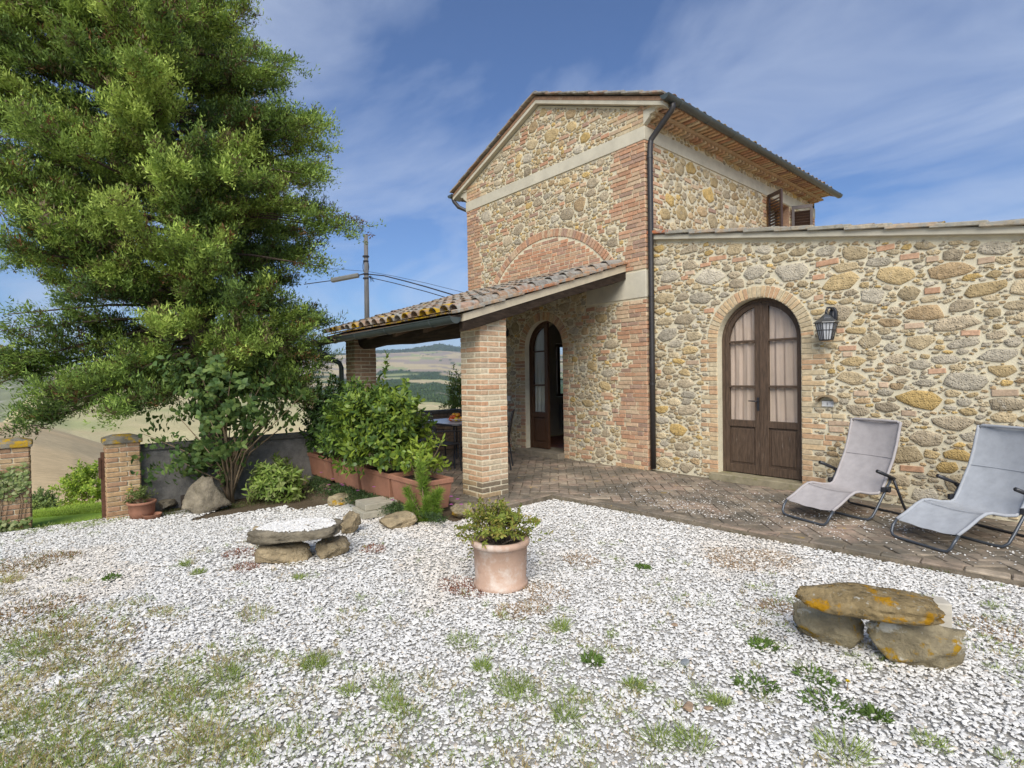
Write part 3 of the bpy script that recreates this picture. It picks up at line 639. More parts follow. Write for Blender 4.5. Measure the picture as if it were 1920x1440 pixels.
    while z < 5.66:
        for s in (-1, 1):
            w = .32+.5*rng.random(); e0, e1 = (XL, XL+w) if s < 0 else (X0-w, X0+.01)
            course_bricks(fr, e0, e1, z, .055, par, BRK_RED+BRK_YEL, d=.012); blocked.append((e0-.01, e1+.01, z-.008, z+.064))
        z += ch
    def mask(A, B):
        m_ = (A > XL+.02) & (A < X0-.02) & (B > .01) & (B < CZ+(RZ-CZ)*(1-np.abs(A-RX)/(RX-XL))-.03)
        for a0, a1, b0, b1 in blocked: m_ &= ~((A > a0) & (A < a1) & (B > b0) & (B < b1))
        m_ &= ~((B > 5.12) & (B < 5.35)); r = np.hypot(A-cen[0], B-cen[1]); m_ &= ~((r < RO+.01) & (B > 3.02))
        r = np.hypot(A-dcx, B-dzs); m_ &= ~((r < dr+.17) & (B > dzs)) & ~((abs(A-dcx) < dr+.02) & (B <= dzs))
        return m_
    cl = [(130, .24, .36, .45, .8, 'stone', .002), (330, .17, .27, .2, .3, 'brick', .007), (1800, .15, .24, .45, .85, 'stone', .002), (3600, .09, .15, .45, .9, 'stone', .002), (4500, .045, .09, .5, .95, 'stone', .002)]
    emit_pack(fr, pack(XL, X0, 0, 6.5, mask, cl), par, BRK_RED, .007, .016)
    # ---- side
    par = (tower, side); blocked = []; z = 0.; k = 0
    while z < 5.10:
        if z < 3.72:
            if not (2.66 < z < 3.1): course_bricks(fs, D-.012, DA-.003, z, .055, par, BRK_RED, d=.013)
        else:
            w = .2+.32*(k % 2)*rng.random()+.1*rng.random(); course_bricks(fs, D-.012, D+w, z, .055, par, BRK_RED, d=.013); blocked.append((D, D+w+.01, z-.008, z+.064))
            for (e0, e1) in ((yb-.3-.2*rng.random(), yb), (wy0-.12-.1*rng.random(), wy0), (wy1, wy1+.12+.1*rng.random())):
                course_bricks(fs, e0, e1, z, .055, par, BRK_RED+BRK_YEL, d=.012); blocked.append((e0-.01, e1+.01, z-.008, z+.064))
        z += ch; k += 1
    def mask2(A, B):
        m_ = (A > D+.02) & (A < yb-.02) & (B > 3.6) & (B < 5.56) & ~((B > 5.12) & (B < 5.35)) & ~((A > wy0-.02) & (A < wy1+.02) & (B < 5.14))
        for a0, a1, b0, b1 in blocked: m_ &= ~((A > a0) & (A < a1) & (B > b0) & (B < b1))
        return m_
    cl = [(140, .26, .4, .5, .8, 'stone', .003), (90, .2, .27, .2, .3, 'brick', .008), (1200, .16, .26, .5, .9, 'stone', .003), (2600, .08, .16, .5, .95, 'stone', .003)]
    emit_pack(fs, pack(D, yb, 3.55, 5.6, mask2, cl), par, BRK_RED, .007, .018)
    # upper window: frame, pane, shutters with slats
    uw = MB(); xw = X0-.20
    for a0, a1, b0, b1 in ((wy0, wy1, wz1-.06, wz1), (wy0, wy1, wz0, wz0+.06), (wy0, wy0+.05, wz0, wz1), (wy1-.05, wy1, wz0, wz1), ((wy0+wy1)/2-.03, (wy0+wy1)/2+.03, wz0, wz1)):
        uw.bx(xw-.04, xw+.02+.001*a0, a0, a1, b0, b1)
    wobj = obj('upper_window', uw, material('pine_frame', (.30, .15, .05), var=(.7, 1.2), bump=.2, rough=.5), tower); g = MB(); g.bx(xw-.02, xw-.015, wy0+.03, wy1-.03, wz0+.03, wz1-.03); obj('pane', g, GLASS, wobj)
    cu = MB(); cu.bx(xw-.12, xw-.10, wy0, wy1, wz0, wz1); obj('blind', cu, material('white_blind', (.6, .6, .56), bump=0, rough=.9), wobj)
    for hinge, s in ((wy0, -1), (wy1, 1)):
        ang = R_(62); wd = .40; T = Matrix.Translation((X0+.05, hinge+s*.02, 0))@Matrix.Rotation(s*-ang if s > 0 else ang, 4, 'Z')
        sh = MB()
        for a0, a1, b0, b1 in ((0, .05, wz0+.02, wz1), (wd-.05, wd, wz0+.02, wz1), (.05, wd-.05, wz1-.07, wz1), (.05, wd-.05, wz0+.02, wz0+.09)): sh.bx(-.018, .018, min(s*a0, s*a1), max(s*a0, s*a1), b0, b1)
        sho = obj('shutter', sh, material('shutter_brown', (.055, .032, .024), var=(.8, 1.3), vscale=5, bump=.1, rough=.35, spec=.5), tower, T=T)
        slat = MB(); slat.bx(-.004, .004, -wd/2+.05, wd/2-.05, -.03, .03); sme = slat.mesh('slat'); sme.materials.append(MATS['shutter_brown'])
        for i in range(16):
            o = obj('slat', sme, None, sho, T=T@Matrix.Translation((0, s*wd/2, wz0+.12+i*.06))@Matrix.Rotation(R_(40), 4, 'Y'))
    return fr, fs, yb
TF, TS, TYB = build_tower()
# ------------------------------------------------------------------ roof parts
TILE = [(.30, .205, .15), (.27, .225, .18), (.25, .228, .20), (.33, .22, .145), (.22, .20, .17), (.34, .25, .175)]
def tile_piece(P0, down, across, nrmv, L, r0, r1, tone, parent, mats, n=6, th=.012, name='cover_tile'):
    """half-round cover tile, P0 the middle of its upper end"""
    vs = []
    for (o, r) in ((0, r0), (L, r1)):
        for t in (r, r-th):
            for i in range(n+1):
                a = math.pi*i/n; vs.append(P0+down*o+across*math.cos(a)*t+nrmv*math.sin(a)*t*.85)
    k = n+1; A = lambda e, q, i: e*2*k+q*k+i; f = []
    for i in range(n):
        f += [(A(0, 0, i), A(1, 0, i), A(1, 0, i+1), A(0, 0, i+1)), (A(0, 1, i), A(0, 1, i+1), A(1, 1, i+1), A(1, 1, i)), (A(0, 0, i), A(0, 0, i+1), A(0, 1, i+1), A(0, 1, i)), (A(1, 0, i), A(1, 1, i), A(1, 1, i+1), A(1, 0, i+1))]
    PIECES.setdefault((name, parent[0].name), []).append(dict(v=np.array(vs), f=f, tone=tone, parent=parent[1], mats=mats, smooth=False, root=parent[0], name=name))
def slope_tiles(top, down, across, nrmv, ncol, pitch, nrow, expo, parent, lichen_rows=2, under=True, r=.082):
    top, down, across, nrmv = [np.asarray(q, float) for q in (top, down, across, nrmv)]
    M = np.stack([across, down, nrmv], 1)
    for c in range(ncol):
        wob = (rng.random()-.5)*.012
        for k in range(nrow):
            edge_ = k >= nrow-lichen_rows; mats = (tile_lichen, tile_la) if (edge_ and rng.random() < .4) or rng.random() < .04 else (tile_o, tile_oa)
            tone = np.array(TILE[rng.integers(len(TILE))])*(.8+.4*rng.random())
            P = top+across*(c*pitch+wob+(rng.random()-.5)*.012)+down*(k*expo+(rng.random()-.5)*.03)+nrmv*(.018+.012*(k % 2)*0)
            tl = nrm(down+nrmv*(.045+.03*rng.random()))
            tile_piece(P+nrmv*.004, tl, across, nrmv, expo+.07, r*.84, r, tone, parent, mats)
            if under and c < ncol-1:
                Pc = top+across*((c+.5)*pitch)+down*((k+.5)*expo)+nrmv*.002
                Mt = np.stack([across, tl, nrm(cross(across, tl))], 1)
                block_piece(Pc, (pitch*.98, expo+.05, .018), 0, np.array(TILE[rng.integers(len(TILE))])*(.8+.4*rng.random()), parent, 'flat_tile', (tile_lichen, tile_la) if edge_ else mats, ch=.004, M=Mt)
def verge_tiles(p_top, p_bot, n, depth_dir, w, parent, th=.032, lift=.03, mats=None, tones=TILE, endtone=None):
    """flat tiles stepping down a verge: side edges show"""
    p0, p1 = np.asarray(p_top, float), np.asarray(p_bot, float); d = (p1-p0)/n; L = np.linalg.norm(d); dn = d/L; dp = np.asarray(depth_dir, float); nn = nrm(cross(dp, dn)); nn = nn if nn[2] > 0 else -nn
    for i in range(n):
        c = p0+d*(i+.5)+nn*(lift+.006*rng.random()); tl = nrm(dn-nn*(-.045)); tl = nrm(dn+nn*.045)
        M = np.stack([tl, dp, nrm(cross(tl, dp))], 1)
        block_piece(c, (L*1.16, w, th), 0, (np.array(tones[rng.integers(len(tones))])*(.85+.3*rng.random())) if not (endtone and i == 0) else np.array(endtone), parent, 'verge_tile', mats or (tile_o, tile_oa), ch=.006, M=M)
tile_oa = material('roof_tile_joined', src='attr', var=(.65, 1.3), vscale=16, bump=.6, bscale=45, bdist=.01, rough=.92, spec=.1, patches=[((.33, .32, .28), 12., .46, .14), ((.10, .095, .08), 16., .60, .10), ((.44, .26, .03), 7., .70, .06)])
tile_la = material('roof_tile_lichen_joined', src='attr', var=(.65, 1.3), vscale=16, bump=.6, bscale=45, bdist=.01, rough=.92, spec=.1, patches=[((.36, .35, .30), 12., .55, .14), ((.50, .31, .02), 8., .47, .10), ((.12, .11, .09), 18., .62, .10)])
def half_gutter(a, b, r, th=.006, n=10):
    """open half-round channel from a to b with end caps"""
    a, b = np.asarray(a, float), np.asarray(b, float); t = nrm(b-a); s = nrm(cross(t, Z3)); mb = MB(); vs = []
    for p in (a, b):
        for rr in (r, r-th):
            for i in range(n+1):
                q = math.pi+math.pi*i/n; vs.append(p+s*math.cos(q)*rr+Z3*math.sin(q)*rr)
    k = n+1; A = lambda e, q, i: e*2*k+q*k+i; f = []
    for i in range(n): f += [(A(0, 0, i), A(0, 0, i+1), A(1, 0, i+1), A(1, 0, i)), (A(0, 1, i), A(1, 1, i), A(1, 1, i+1), A(0, 1, i+1))]
    f += [(A(0, 0, 0), A(1, 0, 0), A(1, 1, 0), A(0, 1, 0)), (A(0, 0, n), A(0, 1, n), A(1, 1, n), A(1, 0, n)), tuple(A(0, 0, i) for i in range(k))[::-1], tuple(A(1, 0, i) for i in range(k))]
    mb.add(vs, f)
    for p in (a, b): mb.tube([p+s*r+Z3*.002-t*0, p+s*r*.999+Z3*.003], .004, 4)
    mb.tube([a+s*(r+.002)+Z3*.003, b+s*(r+.002)+Z3*.003], .007, 6)
    return mb
def solid_strip(fr, A, B, d0, d1):
    """solid between two polylines A and B in the wall plane, from depth d0 to d1"""
    A = np.asarray(A, float); B = np.asarray(B, float); n = len(A); mb = MB()
    V = np.concatenate([fr.P(Q[:, 0], Q[:, 1], np.full(n, d)) for d in (d0, d1) for Q in (A, B)])
    f = []
    for i in range(n-1):
        f += [(i, i+1, n+i+1, n+i), (2*n+i, 3*n+i, 3*n+i+1, 2*n+i+1), (i, 2*n+i, 2*n+i+1, i+1), (n+i, n+i+1, 3*n+i+1, 3*n+i)]
    f += [(0, n, 3*n, 2*n), (n-1, 3*n-1, 4*n-1, 2*n-1)]
    mb.add(V, f); return mb
def build_tower_roof():
    sl = .40; ct = 1/math.hypot(1, sl); yf, ybk = D-.13, TYB+.15; zt = lambda x: 6.70-sl*abs(x-RX)
    ex = 2.74
    mb = MB(); prof = [(RX-ex, zt(RX-ex)), (RX, 6.70), (RX+ex, zt(RX+ex)), (RX+ex, zt(RX+ex)-.06), (RX, 6.64), (RX-ex, zt(RX-ex)-.06)]
    for a, b in (((prof[0], prof[1], prof[4], prof[5])), ((prof[1], prof[2], prof[3], prof[4]))) if False else (): pass
    mb.prism([(x, yf+.03, z) for x, z in (prof[0], prof[1], prof[4], prof[5])], (0, ybk-yf-.06, 0)); mb.prism([(x, yf+.03, z) for x, z in (prof[1], prof[2], prof[3], prof[4])], (0, ybk-yf-.06, 0))
    roof = obj('tower_roof', mb, brick_o, tower, color=(.36, .22, .14)); par = (tower, roof)
    for s in (1, -1):
        down = np.array([s, 0, -sl])*ct; nv = np.array([s*sl, 0, 1])*ct
        slope_tiles((RX+s*.08, yf+.32, 6.70-.03), down, (0, 1, 0) if s > 0 else (0, 1, 0), nv, int((ybk-yf-.4)/.22), .22, 8, .345, par, 1, under=False, r=.085)
        verge_tiles((RX, yf+.09, 6.715), (RX+s*(ex-.02), yf+.09, zt(RX+ex-.02)+.012), 8, (0, 1, 0), .26, par)
        # pale mortar fillet under the verge, and its brick soffit
        fl = MB(); fl.prism([(RX, yf+.035, 6.635), (RX+s*ex, yf+.035, zt(RX+ex)-.065), (RX+s*ex, yf+.035, zt(RX+ex)-.125), (RX, yf+.035, 6.575)], (0, .20, 0)); obj('verge_mortar', fl, plaster, roof)
        # eaves: corbelled bricks
        xw = X0 if s > 0 else XL
        cor = MB(); cor.bx(min(xw, xw+s*.20), max(xw, xw+s*.20), D-.005, TYB, 5.487, 5.520); cor.bx(min(xw, xw+s*.43), max(xw, xw+s*.43), D-.04, TYB+.05, 5.579, 5.60)
        obj('eaves_cornice', cor, plaster if s < 0 else material('pale_brick_cornice', (.46, .34, .22), var=(.8, 1.15), bump=.3), tower)
        ncount = int((TYB-D)/.125)
        for i in range(ncount):
            y = D+.03+i*.125
            block_piece((xw+s*.075, y+.03, 5.46), (.15, .062, .05), 0, brick_tone(BRK_YEL+BRK_RED), (tower, tower), 'eaves_brick')
            block_piece((xw+s*.20, y+.03, 5.549), (.40, .062, .054), 0, brick_tone(BRK_YEL+BRK_RED), (tower, tower), 'eaves_brick')
        en = MB(); pr = [(xw, 5.36), (xw, 5.62), (xw+s*.40, 5.575), (xw+s*.40, 5.55), (xw+s*.22, 5.53), (xw+s*.20, 5.49), (xw+s*.12, 5.48), (xw+s*.10, 5.44)]
        en.prism([(x, D-.018, z) for x, z in pr], (0, .09, 0)); obj('eaves_return', en, plaster, tower)
        gx = RX+s*(ex+.055); g = half_gutter((gx, yf-.02, 5.60), (gx, ybk+.06, 5.585), .072) if s < 0 else half_gutter((gx, ybk+.06, 5.585), (gx, yf-.02, 5.60), .072)
        gu = obj('gutter', g, copper, tower)
        for i in range(9):
            y = yf+.35+i*.82; st = MB(); st.tube([(gx+math.cos(q)*.076, y, 5.597+math.sin(q)*.076) for q in np.linspace(math.pi, 2*math.pi, 9)], .005, 5); obj('gutter_strap', st, copper, gu)
    rg = MB()
    for i in range(18):
        y = yf+.0+i*.385; tile_piece(np.array([RX, y, 6.70]), np.array([0, 1., .0]), np.array([-1., 0, 0]), np.array([0, 0, 1.]), .43, .105, .12, np.array(TILE[rng.integers(len(TILE))]), par, (tile_o, tile_oa), name='ridge_tile')
    # downpipe at the corner
    gx = RX+ex+.055; pth = [(gx, 7.12, 5.53), (gx, 7.12, 5.47), (gx-.02, 7.12, 5.43), (-4.90, 7.11, 5.12), (-4.915, 7.105, 5.04), (-4.92, 7.10, 4.9), (-4.92, 7.10, .03)]
    P_ = []
    for i in range(len(pth)-1): P_ += [np.array(pth[i])+(np.array(pth[i+1])-np.array(pth[i]))*t for t in ((0, .5) if i < 5 else (0, .33, .66))]
    P_.append(np.array(pth[-1])); mb = MB(); mb.tube(P_, .043, 14); dp = obj('downpipe', mb, pipe_m, tower, smooth=True)
    for z in (4.85, 2.72, 1.35): c = MB(); c.tube([(-4.92, 7.10, z-.02), (-4.92, 7.10, z+.02)], .048, 14); c.bx(-4.99, -4.96, 7.09, 7.11, z-.012, z+.012); obj('pipe_clip', c, pipe_m, dp)
    el = MB(); gx = RX-ex-.055; el.tube([(gx+.02, 7.0, 5.52), (gx+.05, 7.0, 5.46), (gx+.2, 7.02, 5.3), (XL-.06, 7.2, 5.16), (XL-.06, 7.2, 4.6), (XL-.06, 7.2, .02)], .043, 12); obj('downpipe', el, pipe_m, tower, smooth=True)
build_tower_roof()
# ------------------------------------------------------------------ arched doors
def door(root, fr, cx, r, zs, z0, depth, wood, closed=(True, True), bars=(1.30, 1.93), lock=(.74, .83), handle_side=-1, curtain_mat=None, clabel=('', '')):
    """arched two-leaf glazed door set 'depth' behind the wall face"""
    ro, ri, dw = r-.040, r-.040-.055, .045
    def arc(rad, t0, t1, n=16): return [(cx+rad*math.cos(t0+(t1-t0)*i/n), zs+rad*math.sin(t0+(t1-t0)*i/n)) for i in range(n+1)]
    d0, d1 = -depth-.05, -depth
    A = [(cx-r, z0)]+arc(r, math.pi, 0, 32)+[(cx+r, z0)]; B = [(cx-ro-.002, z0)]+arc(ro+.002, math.pi, 0, 32)+[(cx+ro+.002, z0)]
    frame = obj('door_frame', solid_strip(fr, A, B, d0-.02, d1+.012), wood, root)
    for s, cl in ((-1, closed[0]), (1, closed[1])):
        hinge = fr.P(cx+s*ro, 0, d0); T = Matrix.Identity(4)
        if not cl: T = Matrix.Translation(Vector(hinge))@Matrix.Rotation(s*-R_(100), 4, 'Z')@Matrix.Translation(-Vector(hinge))
        t0, t1 = (math.pi, math.pi/2+.012) if s < 0 else (0, math.pi/2-.012)
        # outer stile, following the arch
        A = [(cx+s*ro, z0+.012)]+arc(ro, t0, t1); B = [(cx+s*ri, z0+.012)]+arc(ri, t0, t1)
        leaf = obj('door_leaf', solid_strip(fr, A, B, d0, d1), wood, root, T=T)
        tops = zs+math.sqrt(ro**2-.09**2)
        def bx(name, a0, a1, b0, b1, e0, e1, m=wood, bev=.004):
            mb = MB(); p0 = fr.P(min(a0, a1), b0, e0); p1 = fr.P(max(a0, a1), b1, e1); lo, hi = np.minimum(p0, p1), np.maximum(p0, p1); mb.bx(lo[0], hi[0], lo[1], hi[1], lo[2], hi[2]); return obj(name, mb, m, leaf, T=T, bevel=bev)
        bx('meeting_stile', cx+s*.004, cx+s*.092, z0+.012, tops-.03, d0-.001, d1+.003)
        if s > 0: bx('cover_strip', cx-.02, cx+.02, z0+.012, tops-.01, d1+.003, d1+.014)
        bx('bottom_rail', cx+s*.092, cx+s*ri, z0+.012, z0+.13, d0+.001, d1-.001); bx('lock_rail', cx+s*.092, cx+s*ri, lock[0], lock[1], d0+.001, d1+.004)
        bx('panel', cx+s*.092, cx+s*ri, z0+.13, lock[0], d0+.015, d1-.022); bx('raised_panel', cx+s*.118, cx+s*(ri-.026), z0+.156, lock[0]-.026, d0+.01, d1-.010, bev=.010)
        for b in bars:
            w_ = ri if b < zs else math.sqrt(ri**2-(b-zs)**2); bx('glazing_bar', cx+s*.092, cx+s*w_, b-.014, b+.014, d0+.004, d1-.002)
        lv = [lock[1]]+list(bars)
        for i in range(2):
            mb = MB(); p0 = fr.P(cx+s*.09, lv[i]+(.014 if i else 0), -depth-.028); p1 = fr.P(cx+s*ri, lv[i+1]-.014, -depth-.024); lo, hi = np.minimum(p0, p1), np.maximum(p0, p1); mb.bx(lo[0], hi[0], lo[1], hi[1], lo[2], hi[2]); obj('pane', mb, GLASS, leaf, T=T)
        b = bars[1]; a_st = math.asin(min(1, max(-1, (b+.014-zs)/ri))); a_en = math.acos(.092/ri); q = [(cx+s*.092, b+.014)]+[(cx+s*ri*math.cos(t), zs+ri*math.sin(t)) for t in np.linspace(a_st, a_en, 10)]
        mb = MB(); mb.prism([fr.P(a, z, -depth-.028) for a, z in q], fr.n*.004); obj('pane', mb, GLASS, leaf, T=T)
        if s == handle_side:
            h = MB(); a = cx+s*.048; h.add(*box8(fr, a-.016, a+.016, .98, 1.16, d1+.003, d1+.009)); h.tube([fr.P(a, 1.11, d1+.005), fr.P(a, 1.11, d1+.05), fr.P(a+s*.02, 1.11, d1+.055), fr.P(a+s*.11, 1.112, d1+.052)], .008, 8); obj('handle', h, black_metal, leaf, T=T)
        if curtain_mat and cl:
            na, nb = 46, 10; V = []; 
            for j in range(nb+1):
                for i in range(na+1):
                    t = i/na; a = cx+s*(.075+(ri+.01-.075)*t)
                    ztop = zs+math.sqrt(max((ri+.02)**2-(a-cx)**2, 0)) if abs(a-cx) < ri+.02 else zs
                    z = lock[1]-.03+(ztop-lock[1]+.03)*j/nb
                    wv = .010*math.sin(t*20+1.3*math.sin(j*.35)+s)+.004*math.sin(t*43+2*s+.2*j); V.append(fr.P(a, z, -depth-.062+wv))
            Fq = [(j*(na+1)+i, j*(na+1)+i+1, (j+1)*(na+1)+i+1, (j+1)*(na+1)+i) for j in range(nb) for i in range(na)]
            mb = MB(); mb.add(V, Fq); co = obj('curtain', mb, curtain_mat, None, smooth=True); tag(co, clabel[0 if s < 0 else 1], 'curtain', 'curtains behind the arched doors')
def box8(fr, a0, a1, b0, b1, e0, e1):
    V = [fr.P(a, b, e) for e in (e0, e1) for b in (b0, b1) for a in (a0, a1)]
    return V, [(0, 1, 3, 2), (4, 6, 7, 5), (0, 4, 5, 1), (2, 3, 7, 6), (0, 2, 6, 4), (1, 5, 7, 3)]
sheer_pink = material('pink_sheer_curtain', (.74, .55, .44), var=(.92, 1.06), vscale=3, bump=0, rough=.9, spec=.1, transl=.25)
sheer_white = material('white_sheer_curtain', (.66, .66, .62), var=(.95, 1.04), vscale=3, bump=0, rough=.9, spec=.1, transl=.35)
door(tower, TF, -7.31, .51, 2.03, .09, .12, wood_door2, (True, False), (1.32, 1.97), (.70, .80), 1, sheer_white, ('white sheer curtain behind the closed door leaf under the porch', ''))
# ------------------------------------------------------------------ annex
annex = empty('stone_annex', (-2, DA+2, 0), 'low rubble stone annex with arched double door and sloping tile verge', 'house')
def build_annex():
    fr = Frame((0, DA, 0), (1, 0, 0), (0, -1, 0)); xr = 1.6; vz = lambda x: 3.60-.1885*(x+4.95); cx, r, zs, z0 = -3.335, .56, 1.945, .09
    def bot(x):
        t = abs(x-cx); return -.1 if t >= r else zs+math.sqrt(max(r*r-t*t, 0))
    xs = sorted(set([X0+.001, xr]+[round(cx+r*math.cos(math.pi*i/24), 5) for i in range(25)]))
    wall = obj('front_wall', strip_wall(fr, xs, bot, vz), mortar, annex); obj('door_reveal', reveal(fr, arch_pts(cx, zs, r, z0), 0, -.4), mortar, annex)
    bk = MB(); bk.prism([(X0+.02, 11.6, -.1), (xr, 11.6, -.1), (xr, 11.6, vz(xr)), (X0+.02, 11.6, vz(X0))], (0, .3, 0)); bk.prism([(xr, DA, -.1), (xr, 11.6, -.1), (xr, 11.6, vz(xr)), (xr, DA, vz(xr))], (-.3, 0, 0)); obj('back_wall', bk, mortar, annex)
    rm = MB(); rm.bx(cx-r-.3, cx+r+.3, DA+.55, DA+.6, 0, 2.7); obj('room_wall', rm, material('dark_room', (.10, .085, .07), bump=0), annex)  # dark backing board behind the curtains, the room's shade put into its colour
    rf = MB(); pr = [(X0+.005, vz(X0)+.085), (xr+.2, vz(xr+.2)+.085), (xr+.2, vz(xr+.2)+.03), (X0+.005, vz(X0)+.03)]; rf.prism([(x, DA+.06, z) for x, z in pr], (0, 4.8, 0)); roof = obj('annex_roof', rf, brick_o, annex, color=(.36, .23, .15))
    vm = MB(); vm.prism([(x, DA-.075, z) for x, z in ((X0+.05, vz(X0+.05)-.005), (xr+.2, vz(xr+.2)-.005), (xr+.2, vz(xr+.2)+.07), (X0+.05, vz(X0+.05)+.07))], (0, .4, 0)); obj('verge_mortar', vm, plaster, annex, bevel=.008)
    par = (annex, roof); verge_tiles((X0-.04, DA+.03, vz(X0)+.088), (xr+.2, DA+.03, vz(xr+.2)+.075), 17, (0, 1, 0), .30, par, th=.046, lift=.014, tones=[(.40, .34, .25), (.36, .33, .26), (.44, .34, .24)], endtone=(.42, .15, .07))
    dn = nrm(np.array([1, 0, -.1885])); nv = nrm(np.array([.1885, 0, 1])); slope_tiles((X0+.12, DA+.34, vz(X0)+.075), dn, (0, 1, 0), nv, 12, .22, 19, .345, par, 3, under=False)
    sl = MB(); sl.bx(cx-r-.10, cx+r+.02, DA-.10, DA+.4, -.02, z0); obj('threshold', sl, material('mossy_sill', (.30, .26, .17), var=(.7, 1.2), bump=.5, patches=[((.17, .16, .06), 4, .5, .15)]), annex, bevel=.012)
    par = (annex, wall); blocked = []; z = .0; k = 0
    while z < zs:
        j1 = .12+.13*(k % 2)+.02*rng.random(); j2 = .13+.15*((k+1) % 2)+.22*(rng.random() < .3)
        course_bricks(fr, cx-r-j1, cx-r, z, .054, par, BRK_YEL, half=.35); course_bricks(fr, cx+r, cx+r+j2, z, .054, par, BRK_YEL, half=.3)
        blocked += [(cx-r-j1-.012, cx-r+.1, z-.008, z+.062), (cx+r-.1, cx+r+j2+.012, z-.008, z+.062)]; z += .0665; k += 1
    arch_ring(fr, cx, zs, r+.004, r+.15, 0, math.pi, 34, par, BRK_YEL)
    def mask(A, B):
        m_ = (A > X0+.03) & (A < .9) & (B > .0) & (B < 3.60-.1885*(A+4.95)-.05)
        for a0, a1, b0, b1 in blocked: m_ &= ~((A > a0) & (A < a1) & (B > b0) & (B < b1))
        q = np.hypot(A-cx, B-zs); return m_ & ~((q < r+.165) & (B > zs)) & ~((abs(A-cx) < r+.02) & (B <= zs)) & ~((abs(A+2.47) < .09) & (B > 1.05) & (B < 1.22))
    cl = [(26, .40, .54, .36, .60, 'stone', .003), (420, .24, .38, .34, .66, 'stone', .003), (260, .17, .28, .2, .3, 'brick', .008), (2600, .14, .25, .34, .7, 'stone', .003), (4200, .08, .14, .36, .75, 'stone', .003), (2600, .045, .08, .45, .8, 'stone', .003)]
    emit_pack(fr, pack(X0, .9, 0, 3.6, mask, cl), par, [(.55, .33, .21), (.54, .30, .18), (.53, .39, .27)], .007, .017)
    door(annex, fr, cx, r-.006, zs, z0, .13, wood_dark, (True, True), (1.31, 1.935), (.75, .84), -1, sheer_pink, ('pink sheer curtain behind the handle leaf of the annex door', 'pink sheer curtain behind the annex door leaf without a handle'))
    return fr
AF = build_annex()
# ------------------------------------------------------------------ porch
porch = empty('brick_porch', (-7.2, 4.2, 0), 'lean-to porch with lichen covered tile roof on two brick columns', 'porch')
def pz(y): return 3.335-.303*(D-y)
def column(x0, x1, y0, y1, h, pal):
    core = MB(); core.bx(x0+.010, x1-.010, y0+.010, y1-.010, -.02, h); c = obj('brick_column', core, mortar, porch); z = .004; k = 0; wx, wy = x1-x0, y1-y0; t = .125
    while z < h-.03:
        p = pal if z > .14 else [(.16, .13, .09), (.30, .22, .13), (.40, .29, .16)]; hh = .055; j = lambda: (rng.random()-.5)*.006
        if k % 2 == 0: L = [(x0, x1-t, y0, y0+t), (x1-t, x1, y0, y1-t), (x0+t, x1, y1-t, y1), (x0, x0+t, y0+t, y1)]
        else: L = [(x0+t, x1, y0, y0+t), (x1-t, x1, y0+t, y1), (x0, x1-t, y1-t, y1), (x0, x0+t, y0, y1-t)]
        for a0, a1, b0, b1 in L: block_piece(((a0+a1)/2+j(), (b0+b1)/2+j(), z+hh/2), (a1-a0-.010, b1-b0-.010, hh), (rng.random()-.5)*.02, brick_tone(p), (porch, c), 'brick', ch=.007)
        z += .0668; k += 1
    return c
